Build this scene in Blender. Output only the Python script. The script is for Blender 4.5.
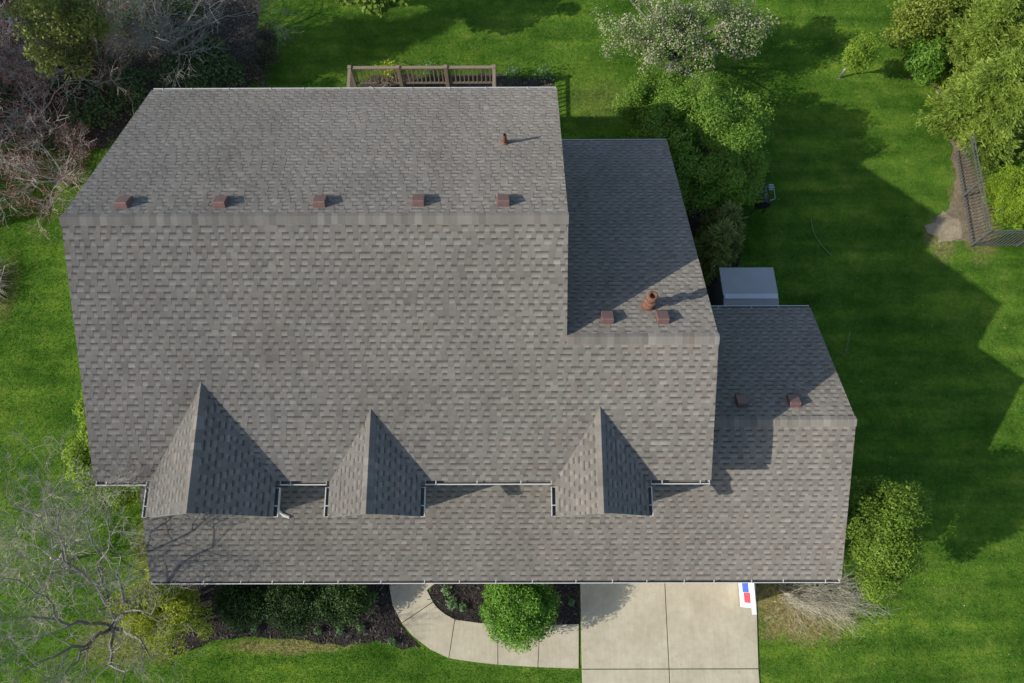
import bpy, math, random
import numpy as np
from mathutils import Vector, Matrix
R_ = math.radians
rng = np.random.default_rng(7)
random.seed(7)
for o in list(bpy.data.objects): bpy.data.objects.remove(o)
scn = bpy.context.scene
col = scn.collection

# ------------------------------------------------------------------ camera, sky, sun, exposure
F, TILT, YAW, ROLL, CH = 801.303, 0.29323, 0.0103, -0.0130, 23.947
c_, s_ = math.cos(ROLL), math.sin(ROLL)
r0 = np.array([1., 0, 0]); u0 = np.array([0, math.cos(TILT), math.sin(TILT)]); d0 = np.array([0, math.sin(TILT), -math.cos(TILT)])
RZ = np.array([[math.cos(YAW), -math.sin(YAW), 0], [math.sin(YAW), math.cos(YAW), 0], [0, 0, 1]])
CR, CU, CD = RZ @ (c_*r0 + s_*u0), RZ @ (c_*u0 - s_*r0), RZ @ d0
CPOS = np.array([0, 0, CH])
cd = bpy.data.cameras.new('camera'); cam = bpy.data.objects.new('camera', cd); col.objects.link(cam)
cd.sensor_width = 36; cd.lens = F/1024*36; cd.clip_end = 3000
m = Matrix(((CR[0], CU[0], -CD[0], 0), (CR[1], CU[1], -CD[1], 0), (CR[2], CU[2], -CD[2], CH), (0, 0, 0, 1)))
cam.matrix_world = m
scn.camera = cam

SUN_AZ, SUN_EL = R_(16.5), R_(31.6)        # horizontal direction the shadows run in, height of the sun
w = bpy.data.worlds.new('World'); scn.world = w; w.use_nodes = True
nt = w.node_tree; sky = nt.nodes.new('ShaderNodeTexSky'); sky.sky_type = 'NISHITA'; sky.sun_disc = False
sky.sun_elevation = SUN_EL; sky.sun_rotation = R_(253.5)
bg = nt.nodes['Background']; nt.links.new(sky.outputs[0], bg.inputs[0]); bg.inputs[1].default_value = 0.15
sd = bpy.data.lights.new('sun', 'SUN'); sd.energy = 3.9; sd.angle = R_(0.5); sd.color = (1, .95, .86)
so = bpy.data.objects.new('sun', sd); col.objects.link(so)
sdir = Vector((math.cos(SUN_AZ)*math.cos(SUN_EL), math.sin(SUN_AZ)*math.cos(SUN_EL), -math.sin(SUN_EL)))
so.rotation_euler = sdir.to_track_quat('-Z', 'Y').to_euler(); so.location = (-30, -10, 40)
scn.view_settings.view_transform = 'Standard'; scn.view_settings.look = 'None'; scn.view_settings.gamma = 1
scn.view_settings.use_curve_mapping = False
scn.view_settings.exposure = 0.8

def at(px, py, z=0.0):
    v = CD + CR*(px-512)/F + CU*(341.5-py)/F
    t = (z-CH)/v[2]
    return CPOS + v*t
def sc(P):                      # pixels per metre at a place
    return F/float((np.array(P)-CPOS) @ CD)

# ------------------------------------------------------------------ helpers
def tag(o, label=None, cat=None, group=None, kind=None):
    if label: o['label'] = label
    if cat: o['category'] = cat
    if group: o['group'] = group
    if kind: o['kind'] = kind
    return o
def empty(name, loc, label=None, cat=None, group=None):
    o = bpy.data.objects.new(name, None); o.location = loc; o.empty_display_size = .3
    col.objects.link(o); return tag(o, label, cat, group)
def org(o):
    v = Vector((0, 0, 0))
    while o is not None: v += o.location; o = o.parent
    return v
def np_mesh(name, V, k, mat, parent=None, tint=None, smooth=False):
    """V: (n*k,3) world coordinates, every k of them one face"""
    V = np.asarray(V, dtype=np.float64)
    if parent is not None: V = V - np.array(org(parent))
    n = len(V)//k
    me = bpy.data.meshes.new(name)
    me.vertices.add(len(V)); me.vertices.foreach_set('co', V.astype(np.float32).ravel())
    me.loops.add(len(V)); me.loops.foreach_set('vertex_index', np.arange(len(V), dtype=np.int32))
    me.polygons.add(n); me.polygons.foreach_set('loop_start', np.arange(0, len(V), k, dtype=np.int32))
    if tint is not None:
        a = me.attributes.new('tint', 'FLOAT_COLOR', 'POINT'); a.data.foreach_set('color', np.asarray(tint, dtype=np.float32).ravel())
    me.update(); me.validate(); me.materials.append(mat)
    o = bpy.data.objects.new(name, me); col.objects.link(o); o.parent = parent
    return o
class MB:
    def __init__(s): s.v = []; s.f = []; s.t = []; s.smooth = False
    def add(s, vs, fs, tint=(.5, 0, 0, 1)):
        n = len(s.v); s.v += [tuple(map(float, q)) for q in vs]; s.f += [tuple(i+n for i in q) for q in fs]; s.t += [tint]*len(vs)
    def box(s, x0, x1, y0, y1, z0, z1):
        s.hexa([(x0, y0, z0), (x1, y0, z0), (x1, y1, z0), (x0, y1, z0), (x0, y0, z1), (x1, y0, z1), (x1, y1, z1), (x0, y1, z1)])
    def hexa(s, c, tint=(.5, 0, 0, 1)):
        s.add(c, [(3, 2, 1, 0), (4, 5, 6, 7), (0, 1, 5, 4), (1, 2, 6, 5), (2, 3, 7, 6), (3, 0, 4, 7)], tint)
    def prism(s, poly, a0, a1, axis='x'):
        n = len(poly); P = {'x': lambda a, p: (a, p[0], p[1]), 'y': lambda a, p: (p[0], a, p[1]), 'z': lambda a, p: (p[0], p[1], a)}[axis]
        vs = [P(a0, p) for p in poly] + [P(a1, p) for p in poly]
        fs = [tuple(range(n))[::-1], tuple(range(n, 2*n))] + [(i, (i+1) % n, n+(i+1) % n, n+i) for i in range(n)]
        s.add(vs, fs)
    def bar(s, p, q, wd, ht, up=(0, 0, 1)):
        p, q = Vector(p), Vector(q); d = (q-p).normalized(); r = d.cross(Vector(up))
        if r.length < 1e-4: r = Vector((1, 0, 0))
        r.normalize(); u = r.cross(d)
        c = []
        for e in (p, q):
            for a, b in ((-1, -1), (1, -1), (1, 1), (-1, 1)): c.append(e + r*a*wd/2 + u*b*ht/2)
        s.add(c, [(0, 1, 2, 3), (7, 6, 5, 4), (0, 4, 5, 1), (1, 5, 6, 2), (2, 6, 7, 3), (3, 7, 4, 0)])
    def tube(s, pts, rad, n=6, tint=(.5, 0, 0, 1), cap=True):
        pts = [np.asarray(p, float) for p in pts]; vs = []
        if not hasattr(rad, '__len__'): rad = [rad]*len(pts)
        a = None
        for i, p in enumerate(pts):
            d = pts[min(i+1, len(pts)-1)] - pts[max(i-1, 0)]; d = d/(np.linalg.norm(d)+1e-9)
            if a is None:
                a = np.cross(d, (0, 0, 1.) if abs(d[2]) < .9 else (1., 0, 0))
            a = a - d*(a @ d); a /= np.linalg.norm(a)+1e-9
            b = np.cross(d, a)
            for k in range(n):
                th = 2*math.pi*k/n; vs.append(p + rad[i]*(math.cos(th)*a + math.sin(th)*b))
        fs = []
        for i in range(len(pts)-1):
            for k in range(n):
                fs.append((i*n+k, i*n+(k+1) % n, (i+1)*n+(k+1) % n, (i+1)*n+k))
        if cap: fs += [tuple(range(n))[::-1], tuple((len(pts)-1)*n+k for k in range(n))]
        s.add(vs, fs, tint)
    def lathe(s, c, prof, n=24):
        vs = []; fs = []
        for r, z in prof:
            for k in range(n):
                th = 2*math.pi*k/n; vs.append((c[0]+r*math.cos(th), c[1]+r*math.sin(th), c[2]+z))
        for i in range(len(prof)-1):
            for k in range(n): fs.append((i*n+k, i*n+(k+1) % n, (i+1)*n+(k+1) % n, (i+1)*n+k))
        s.add(vs, fs)
    def build(s, name, mat, parent=None, local=False, smooth=False, bevel=0):
        off = Vector((0, 0, 0)) if (parent is None or local) else org(parent)
        me = bpy.data.meshes.new(name)
        me.from_pydata([tuple(Vector(q)-off) for q in s.v], [], s.f)
        a = me.attributes.new('tint', 'FLOAT_COLOR', 'POINT'); a.data.foreach_set('color', np.asarray(s.t, dtype=np.float32).ravel())
        me.update(); me.materials.append(mat)
        if smooth: me.polygons.foreach_set('use_smooth', [True]*len(me.polygons))
        o = bpy.data.objects.new(name, me); col.objects.link(o); o.parent = parent
        if bevel:
            b = o.modifiers.new('bevel', 'BEVEL'); b.width = bevel; b.segments = 2; b.limit_method = 'ANGLE'
        return o

# ------------------------------------------------------------------ materials
class NT:
    def __init__(s, name):
        s.m = bpy.data.materials.new(name); s.m.use_nodes = True; s.t = s.m.node_tree; s.n = s.t.nodes; s.l = s.t.links
        s.b = s.n['Principled BSDF']; s.b.inputs['Roughness'].default_value = .8; s.b.inputs['Specular IOR Level'].default_value = .25
        s.geo = s.n.new('ShaderNodeNewGeometry'); s.tc = s.n.new('ShaderNodeTexCoord')
    @property
    def pos(s): return s.geo.outputs['Position']
    @property
    def oc(s): return s.tc.outputs['Object']
    def put(s, a, b):
        if hasattr(a, 'is_linked'): s.l.new(a, b)
        elif isinstance(a, (tuple, list)): b.default_value = tuple(a) + ((1,) if len(a) == 3 and len(b.default_value) == 4 else ())
        else: b.default_value = a
    def noise(s, v, scale, detail=4, rough=.55, out=0, dist=0):
        q = s.n.new('ShaderNodeTexNoise'); s.l.new(v, q.inputs['Vector']); q.inputs['Scale'].default_value = scale
        q.inputs['Detail'].default_value = detail; q.inputs['Roughness'].default_value = rough; q.inputs['Distortion'].default_value = dist
        return q.outputs[out]
    def voro(s, v, scale, feat='F1', out='Distance'):
        q = s.n.new('ShaderNodeTexVoronoi'); q.feature = feat; s.l.new(v, q.inputs['Vector']); q.inputs['Scale'].default_value = scale
        return q.outputs[out]
    def ramp(s, f, stops):
        q = s.n.new('ShaderNodeValToRGB'); s.l.new(f, q.inputs[0]); e = q.color_ramp.elements
        while len(e) < len(stops): e.new(.5)
        for i, (p, c) in enumerate(stops):
            e[i].position = p
            if not isinstance(c, (tuple, list)): c = (c, c, c)
            e[i].color = tuple(c) + ((1,) if len(c) == 3 else ())
        return q.outputs[0]
    def mix(s, f, a, b, mode='MIX'):
        q = s.n.new('ShaderNodeMix'); q.data_type = 'RGBA'; q.blend_type = mode
        s.put(f, q.inputs[0]); s.put(a, q.inputs[6]); s.put(b, q.inputs[7]); return q.outputs[2]
    def math(s, op, a, b=0., c=0.):
        q = s.n.new('ShaderNodeMath'); q.operation = op; s.put(a, q.inputs[0]); s.put(b, q.inputs[1]); s.put(c, q.inputs[2]); return q.outputs[0]
    def vmath(s, op, a, b=(0, 0, 0)):
        q = s.n.new('ShaderNodeVectorMath'); q.operation = op; s.put(a, q.inputs[0]); s.put(b, q.inputs[1]); return q.outputs['Value' if op in ('LENGTH', 'DISTANCE', 'DOT_PRODUCT') else 'Vector']
    def attr(s, ch=None):
        q = s.n.new('ShaderNodeAttribute'); q.attribute_name = 'tint'
        if ch is None: return q.outputs['Color']
        sp = s.n.new('ShaderNodeSeparateColor'); s.l.new(q.outputs['Color'], sp.inputs[0]); return sp.outputs[ch]
    def bump(s, h, st=.5, d=.02):
        q = s.n.new('ShaderNodeBump'); s.l.new(h, q.inputs['Height']); q.inputs['Strength'].default_value = st; q.inputs['Distance'].default_value = d
        s.l.new(q.outputs[0], s.b.inputs['Normal'])
    def color(s, c): s.put(c, s.b.inputs['Base Color']); return s
    def rough(s, r): s.put(r, s.b.inputs['Roughness']); return s

def simple(name, c, rough=.6, var=.18, scale=6, metal=0, bump=0):
    n = NT(name); f = n.noise(n.oc, scale, 6, .65)
    n.color(n.mix(n.ramp(f, [(.3, 0), (.7, 1)]), tuple(x*(1-var) for x in c), tuple(min(1, x*(1+var)) for x in c))); n.rough(rough)
    n.b.inputs['Metallic'].default_value = metal
    if bump: n.bump(n.noise(n.oc, scale*8, 6), bump, .01)
    return n.m

def shingle_mat():
    n = NT('asphalt_shingle')
    t, k, v = n.attr(0), n.attr(1), n.attr(2)
    base = n.ramp(t, [(0, (.126, .114, .097)), (.45, (.157, .143, .122)), (.8, (.178, .163, .140)), (1, (.207, .190, .164))])
    band = n.ramp(v, [(0, 1.32), (.35, 1.2), (.6, .95), (.8, .55), (1, .38)])      # the dark band pressed into the exposed lower ply
    tabv = n.ramp(v, [(0, .92), (.5, 1.0), (1, .95)])
    base = n.mix(1., base, n.mix(k, band, tabv), 'MULTIPLY')
    low = n.mix(n.ramp(k, [(.4, 1.), (.6, 0)]), (1, 1, 1), n.ramp(v, [(0, (1.0, 1.0, 1.0)), (.4, (1., 1., 1.)), (1, (.95, .95, .95))]))
    g = n.noise(n.pos, 160, 3, .8); base = n.mix(1., base, n.ramp(g, [(.25, .62), (.5, 1.), (.78, 1.5)]), 'MULTIPLY')
    st = n.noise(n.pos, .55, 5, .6); base = n.mix(1., base, n.ramp(st, [(.3, (.89, .885, .88)), (.5, (1, 1, 1)), (.7, (1.08, 1.075, 1.065))]), 'MULTIPLY')
    st2 = n.noise(n.pos, 2.1, 4, .6); base = n.mix(n.ramp(st2, [(.52, 0), (.75, .45)]), base, n.mix(1., base, (1.12, .98, .9), 'MULTIPLY'))
    mp = n.n.new('ShaderNodeMapping'); n.l.new(n.pos, mp.inputs[0]); mp.inputs['Scale'].default_value = (3.2, .35, .35)
    base = n.mix(1., base, n.ramp(n.noise(mp.outputs[0], 1., 6, .7), [(.28, (.87, .865, .86)), (.5, (1, 1, 1)), (.75, (1.08, 1.075, 1.07))]), 'MULTIPLY')
    li = n.noise(n.pos, 7, 6, .75); base = n.mix(n.ramp(li, [(.68, 0), (.8, .4)]), base, (.09, .085, .07))
    n.color(base); n.rough(.92); n.b.inputs['Diffuse Roughness'].default_value = 1.0; n.b.inputs['Specular IOR Level'].default_value = .15
    n.bump(g, .5, .004); return n.m

DRY = []     # ellipses of worn, straw-coloured lawn: x, y, rx, ry, strength
def lawn_color(n, blade=False):
    p = n.pos
    a = n.noise(p, .33, 5, .62); b = n.noise(p, 1.7, 5, .65); c = n.noise(p, 9, 4, .7)
    g = n.ramp(b, [(.22, (.040, .100, .011)), (.45, (.068, .144, .016)), (.62, (.096, .168, .022)), (.82, (.146, .202, .038))])
    g = n.mix(1., g, n.ramp(a, [(.3, (.62, .72, .62)), (.5, (1, 1, 1)), (.68, (1.42, 1.26, 1.3))]), 'MULTIPLY')
    mp = n.n.new('ShaderNodeMapping'); n.l.new(p, mp.inputs[0]); mp.inputs['Rotation'].default_value = (0, 0, R_(28)); mp.inputs['Scale'].default_value = (.22, 1.6, 1)
    st = n.noise(mp.outputs[0], 1.0, 4, .6)
    g = n.mix(1., g, n.ramp(st, [(.36, (.68, .76, .70)), (.52, (1, 1, 1)), (.66, (1.42, 1.27, 1.15))]), 'MULTIPLY')
    wd_ = n.noise(p, 3.3, 5, .7); g = n.mix(n.ramp(wd_, [(.60, 0), (.74, .55)]), g, (.17, .165, .045))
    wk = n.noise(n.vmath('ADD', p, (31, 7, 0)), 4.2, 4, .7); g = n.mix(n.ramp(wk, [(.62, 0), (.72, .6)]), g, (.035, .095, .014))
    dry = None
    for (x, y, rx, ry, s) in DRY:
        v = n.vmath('MULTIPLY', n.vmath('SUBTRACT', p, (x, y, 0)), (1/rx, 1/ry, 0))
        d = n.math('ADD', n.vmath('LENGTH', v), n.math('MULTIPLY', n.math('SUBTRACT', b, .5), 1.5))
        k = n.math('MULTIPLY', n.ramp(d, [(.55, 1), (1.05, 0)]), s)
        dry = k if dry is None else n.math('MAXIMUM', dry, k)
    straw = n.ramp(c, [(.3, (.16, .14, .05)), (.55, (.25, .205, .09)), (.75, (.34, .28, .15))])
    if dry is not None: g = n.mix(dry, g, straw)
    return g, c
def lawn_mat(blade=False):
    n = NT('grass_blade' if blade else 'lawn')
    g, c = lawn_color(n)
    if blade:
        g = n.mix(1., g, n.ramp(n.attr(0), [(0, (.62, .68, .6)), (.5, (1., 1., 1.)), (.85, (1.35, 1.25, 1.1)), (1, (1.9, 1.5, 1.4))]), 'MULTIPLY')
        g = n.mix(1., g, n.ramp(c, [(.3, (.62, .70, .62)), (.5, (1, 1, 1)), (.7, (1.34, 1.25, 1.2))]), 'MULTIPLY')
        leafify(n, g, .35); n.b.inputs['Specular IOR Level'].default_value = .1
    else:
        g = n.mix(1., g, n.ramp(c, [(.25, (.75, .75, .7)), (.6, (1.05, 1.05, 1.0))]), 'MULTIPLY')
        n.color(g); n.rough(1.); n.b.inputs['Specular IOR Level'].default_value = .03; n.bump(n.noise(n.pos, 30, 4, .8), 1., .05)
    return n.m
def leafify(n, c, tr=.3, rough=.55):
    n.color(c); n.rough(rough); n.b.inputs['Specular IOR Level'].default_value = .2
    t = n.n.new('ShaderNodeBsdfTranslucent'); n.put(n.mix(1., c, (1.15, 1.25, .55), 'MULTIPLY'), t.inputs[0])
    mx = n.n.new('ShaderNodeMixShader'); mx.inputs[0].default_value = tr
    n.l.new(n.b.outputs[0], mx.inputs[1]); n.l.new(t.outputs[0], mx.inputs[2]); n.l.new(mx.outputs[0], n.n['Material Output'].inputs[0])
def leaf_mat(name, lo, mid, hi, tr=.3):
    n = NT(name); c = n.ramp(n.attr(0), [(0, lo), (.5, mid), (1, hi)])
    f = n.noise(n.pos, 1.3, 3); c = n.mix(1., c, n.ramp(f, [(.3, (.8, .82, .8)), (.7, (1.2, 1.17, 1.1))]), 'MULTIPLY')
    leafify(n, c, tr); return n.m
def bark_mat(name, a, b):
    n = NT(name); f = n.noise(n.pos, 14, 6, .7); n.color(n.mix(f, a, b)); n.bump(n.noise(n.pos, 50, 5, .7), .6, .02); n.rough(.9); return n.m
def soil_mat(name, lo, mid, hi, scale=26, bd=.05):
    n = NT(name); a = n.voro(n.pos, scale, out='Color'); sp = n.n.new('ShaderNodeSeparateColor'); n.l.new(a, sp.inputs[0])
    f = n.noise(n.pos, 1.6, 5, .65); g = n.noise(n.pos, 40, 4, .75)
    c = n.ramp(n.math('ADD', n.math('MULTIPLY', sp.outputs[0], .55), n.math('MULTIPLY', g, .5)), [(.2, lo), (.5, mid), (.9, hi)])
    c = n.mix(1., c, n.ramp(f, [(.3, .7), (.7, 1.3)]), 'MULTIPLY')
    n.color(c); n.rough(.95); n.bump(n.math('ADD', g, n.voro(n.pos, scale)), 1., bd); return n.m
def concrete_mat():
    n = NT('concrete'); a = n.noise(n.pos, .9, 6, .65); b = n.noise(n.pos, 70, 4, .8); c = n.noise(n.pos, 6, 5, .7)
    col_ = n.ramp(a, [(.3, (.295, .262, .186)), (.5, (.34, .303, .218)), (.7, (.38, .342, .252))])
    col_ = n.mix(1., col_, n.ramp(b, [(.3, .86), (.7, 1.12)]), 'MULTIPLY'); col_ = n.mix(1., col_, n.ramp(c, [(.3, (.9, .89, .87)), (.65, (1.04, 1.04, 1.04))]), 'MULTIPLY')
    mp = n.n.new('ShaderNodeMapping'); n.l.new(n.pos, mp.inputs[0]); mp.inputs['Scale'].default_value = (9, .5, 1)
    col_ = n.mix(1., col_, n.ramp(n.noise(mp.outputs[0], 2, 4), [(.3, .95), (.7, 1.05)]), 'MULTIPLY')
    o = n.noise(n.pos, 1.9, 5, .7); col_ = n.mix(n.ramp(o, [(.64, 0), (.74, .35)]), col_, (.13, .115, .09))
    sp = n.voro(n.pos, 3.1); col_ = n.mix(n.ramp(sp, [(.015, .7), (.05, 0)]), col_, (.07, .06, .05))
    n.color(col_); n.rough(.9); n.bump(b, .3, .004); return n.m
def siding_mat():
    n = NT('siding'); sp = n.n.new('ShaderNodeSeparateXYZ'); n.l.new(n.pos, sp.inputs[0])
    fr = n.math('FRACT', n.math('MULTIPLY', sp.outputs[2], 8.0)); n.bump(fr, .8, .02)
    n.color(n.mix(n.noise(n.pos, 3, 4), (.50, .46, .39), (.58, .54, .47))); n.rough(.7); return n.m
def wood_mat(name, a, b):
    n = NT(name); mp = n.n.new('ShaderNodeMapping'); n.l.new(n.pos, mp.inputs[0]); mp.inputs['Scale'].default_value = (3, 14, 14)
    n.color(n.mix(n.noise(mp.outputs[0], 3, 6, .7), a, b)); n.rough(.85); n.bump(n.noise(mp.outputs[0], 8, 4), .4, .01); return n.m

def E(px, py, rx, ry, s, z=0):
    P = at(px, py, z); k = sc(P); DRY.append((P[0], P[1], rx/k, ry/k, s))
E(285, 646, 75, 9, .75); E(800, 606, 66, 40, .95); E(975, 210, 26, 60, .7); E(600, 100, 40, 30, .18); E(6, 292, 14, 44, .35); E(130, 640, 60, 30, .5)
E(150, 545, 22, 40, .5); E(940, 240, 18, 26, .6)

M = dict(
    shingle=shingle_mat(), lawn=lawn_mat(), blade=lawn_mat(True), concrete=concrete_mat(), siding=siding_mat(),
    trim=simple('white_trim', (.38, .375, .355), .45, .1), fascia=simple('fascia_trim', (.5, .48, .44), .5, .1),
    trough=simple('dirty_trough', (.13, .12, .10), .8, .3, 5),
    maroon=simple('maroon_vent', (.125, .072, .065), .5, .15, 12), terracotta=simple('rusty_flue', (.125, .06, .036), .7, .5, 14, bump=.3),
    rust=simple('rusty_pipe', (.10, .05, .03), .6, .3, 30), dark=simple('dark_void', (.01, .01, .01), .9),
    glass=simple('window_glass', (.02, .025, .03), .05, .1), lead=simple('pipe_flashing', (.16, .13, .10), .5, .2),
    resin=simple('grey_resin', (.255, .245, .238), .55, .06, 2), resin2=simple('pale_resin', (.40, .40, .40), .5, .06, 2), resin3=simple('dark_resin', (.08, .08, .085), .6, .1),
    iron=simple('grey_iron', (.075, .075, .073), .45, .15, 10), black=simple('black_enamel', (.012, .012, .014), .35, .2), steel=simple('dull_steel', (.35, .35, .36), .4, .1, metal=.6),
    white=simple('white_plastic', (.68, .68, .68), .45, .04), red=simple('red_print', (.55, .045, .07), .5, .08), blue=simple('blue_print', (.03, .09, .42), .5, .08),
    deck=wood_mat('deck_wood', (.14, .095, .065), (.25, .185, .135)), rail=wood_mat('rail_wood', (.125, .095, .065), (.22, .175, .125)),
    mulch=soil_mat('mulch', (.008, .006, .005), (.022, .017, .014), (.06, .048, .04)),
    litter=soil_mat('leaf_litter', (.02, .016, .012), (.05, .04, .03), (.10, .08, .06)),
    tan=soil_mat('dry_soil', (.10, .072, .045), (.20, .15, .10), (.34, .27, .19), 70, .02),
    twiggrey=bark_mat('grey_tan_twig', (.12, .112, .088), (.27, .255, .205)),
    sand=soil_mat('sandy_soil', (.20, .15, .095), (.30, .24, .16), (.38, .31, .22), 70, .02),
    chip=simple('wood_chip', (.05, .04, .034), .9, .4, 3), hose=simple('pale_hose', (.20, .20, .14), .6, .1),
    bark=bark_mat('grey_bark', (.085, .08, .068), (.22, .21, .18)), barkpink=bark_mat('pinkish_bark', (.20, .18, .15), (.42, .385, .33)), barkdark=bark_mat('brown_bark', (.05, .038, .028), (.11, .085, .065)),
    twigtan=bark_mat('tan_stem', (.22, .20, .145), (.40, .365, .28)), cover=simple('trampoline_bed', (.015, .018, .03), .7), galv=simple('grey_rim', (.22, .23, .24), .5, .1),
)
L = dict(
    box=leaf_mat('boxwood_leaf', (0.033, 0.093, 0.009), (0.0825, 0.1875, 0.018), (0.165, 0.3, 0.0375), .25),
    yew=leaf_mat('yew_leaf', (0.0092, 0.0253, 0.0046), (0.0207, 0.0483, 0.008), (0.0575, 0.0978, 0.0161), .15),
    gold=leaf_mat('gold_leaf', (.15, .19, .018), (.29, .325, .032), (.42, .43, .08), .45),
    spring=leaf_mat('spring_leaf', (0.0405, 0.1013, 0.0108), (0.0878, 0.1823, 0.0189), (0.162, 0.2767, 0.0405), .4),
    lush=leaf_mat('lush_leaf', (.07, .155, .018), (.135, .235, .030), (.215, .31, .055), .45),
    lime=leaf_mat('lime_leaf', (.09, .16, .014), (.165, .255, .024), (.26, .35, .05), .45),
    lime2=leaf_mat('fresh_leaf', (.07, .125, .014), (.125, .20, .022), (.20, .285, .045), .45),
    yg=leaf_mat('yellow_green_leaf', (.07, .105, .014), (.165, .215, .03), (.27, .31, .06), .4),
    limeh=leaf_mat('lime_hedge_leaf', (.11, .18, .012), (.18, .265, .018), (.25, .34, .03), .35),
    con=leaf_mat('conifer_needle', (.055, .10, .013), (.165, .235, .033), (.295, .37, .08), .4),
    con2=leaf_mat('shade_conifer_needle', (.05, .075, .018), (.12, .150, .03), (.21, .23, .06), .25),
    olive=leaf_mat('olive_leaf', (.06, .08, .018), (.13, .155, .032), (.23, .24, .065), .3),
    blossom=leaf_mat('cream_blossom', (.12, .13, .06), (.25, .245, .15), (.44, .41, .30), .3),
    young=leaf_mat('young_leaf', (0.07, 0.119, 0.0168), (0.119, 0.189, 0.028), (0.196, 0.266, 0.056), .4),
    bud=leaf_mat('dark_red_bud', (.07, .018, .018), (.15, .038, .04), (.22, .075, .07), .15),
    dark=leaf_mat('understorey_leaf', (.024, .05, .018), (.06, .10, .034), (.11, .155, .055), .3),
    straw=leaf_mat('straw_blade', (.14, .115, .06), (.24, .20, .12), (.36, .31, .21), .2),
    host=leaf_mat('bed_plant_leaf', (0.036, 0.084, 0.0264), (0.072, 0.144, 0.048), (0.144, 0.216, 0.096), .3),
    plum=leaf_mat('brownish_leaf', (.025, .022, .014), (.055, .047, .032), (.095, .08, .055), .2),
)

# ------------------------------------------------------------------ the house, measured from the picture (metres)
XL, XR, XB, XC, XLL = -9.734, 1.164, 4.532, 8.304, -9.32
YB, YR, ZR, YF, ZF = 12.794, 7.533, 8.278, 2.206, 5.261
YRB, ZRB, YBB, ZBB = 5.215, 6.966, 12.584, 2.936
YRC, ZRC, YBC, ZBC, YFC, ZFC = 3.789, 4.713, 7.456, 2.634, .014, 2.60
EXPO = .143
def shingles(name, mat, parent, O, u, vd, V, lim, seed, eave=.085):
    rs = random.Random(seed); O = np.array(O, float); u = np.array(u, float); vd = np.array(vd, float); vd /= np.linalg.norm(vd)
    n = np.cross(u, vd)
    if n[2] < 0: n = -n
    P, T = [], []
    def quad(a, b, c, d, t):
        P.extend((a, b, c, d)); T.extend(t)
    v = eave; i = 0
    while v < V - .01:
        v1 = min(v+EXPO, V); l0, r0_ = lim(v); l1, r1 = lim(v1)
        lo, hi = min(l0, l1), max(r0_, r1)
        x = lo - rs.random()*.3; tab = rs.random() < .5; rowt = rs.gauss(0, .03)
        pt = lambda a, b, h: O + u*a + vd*b + n*h
        while x < hi:
            wd = rs.uniform(.10, .18) if tab else rs.uniform(.09, .165)
            a, b = x, x+wd; x = b
            t = min(1, max(0, rs.gauss(.5, .15) + rowt)); k = 1. if tab else 0.
            a0, b0 = max(a, l0), min(b, r0_); a1, b1 = max(a, l1), min(b, r1)
            if b0-a0 < .004 and b1-a1 < .004: tab = not tab; continue
            if b0 < a0: a0 = b0 = min(max((a+b)/2, l0), r0_)
            if b1 < a1: a1 = b1 = min(max((a+b)/2, l1), r1)
            hb, ht = (.0125, .0075) if tab else (.009, .003)
            c0, c1 = (t, k, 0, 1), (t, k, 1, 1)
            A, B, C, D = pt(a0, v, hb), pt(b0, v, hb), pt(b1, v1, ht), pt(a1, v1, ht)
            quad(A, B, C, D, (c0, c0, c1, c1))
            quad(pt(a0, v, 0), pt(b0, v, 0), B, A, (c0,)*4)
            if tab:
                quad(A, D, pt(a1, v1, 0), pt(a0, v, 0), (c0, c1, c1, c0)); quad(B, pt(b0, v, 0), pt(b1, v1, 0), C, (c0, c0, c1, c1))
            tab = not tab if rs.random() < .93 else tab
        v = v1; i += 1
    return np_mesh(name, np.array(P), 4, mat, parent, np.array(T))
def ridge_cap(parent, p, q, sl, seed, wd=.17, step=.15, wb=None):
    """overlapping cap shingles; sl = the two unit vectors that run down each side"""
    rs = random.Random(seed); p, q = np.array(p, float), np.array(q, float); Lr = np.linalg.norm(q-p); d = (q-p)/Lr; mb = MB()
    a, b = np.array(sl[0], float), np.array(sl[1], float); up = np.array([0, 0, 1.])
    x = 0
    while x < Lr-.01:
        x1 = min(x+step*rs.uniform(.92, 1.08), Lr); t = (min(1, max(0, rs.gauss(.55, .26))), 1., .5, 1.)
        h0, h1 = .042, .030; s0 = p+d*x; s1 = p+d*(x1+.0)
        wv = wd*rs.uniform(.97, 1.03); wq = (wb or wd)*rs.uniform(.97, 1.03)
        vs = [s0+a*wv+up*h0, s0+up*(h0+.012), s0+b*wq+up*h0, s1+a*wv+up*h1, s1+up*(h1+.012), s1+b*wq+up*h1,
              s0+a*wv+up*.0, s0+b*wq+up*.0, s1+a*wv, s1+b*wq]
        mb.add(vs, [(0, 1, 4, 3), (1, 2, 5, 4), (0, 3, 8, 6), (2, 7, 9, 5), (0, 6, 7, 2, 1)], t); x = x1
    return mb.build('ridge_cap', M['shingle'], parent)
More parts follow.
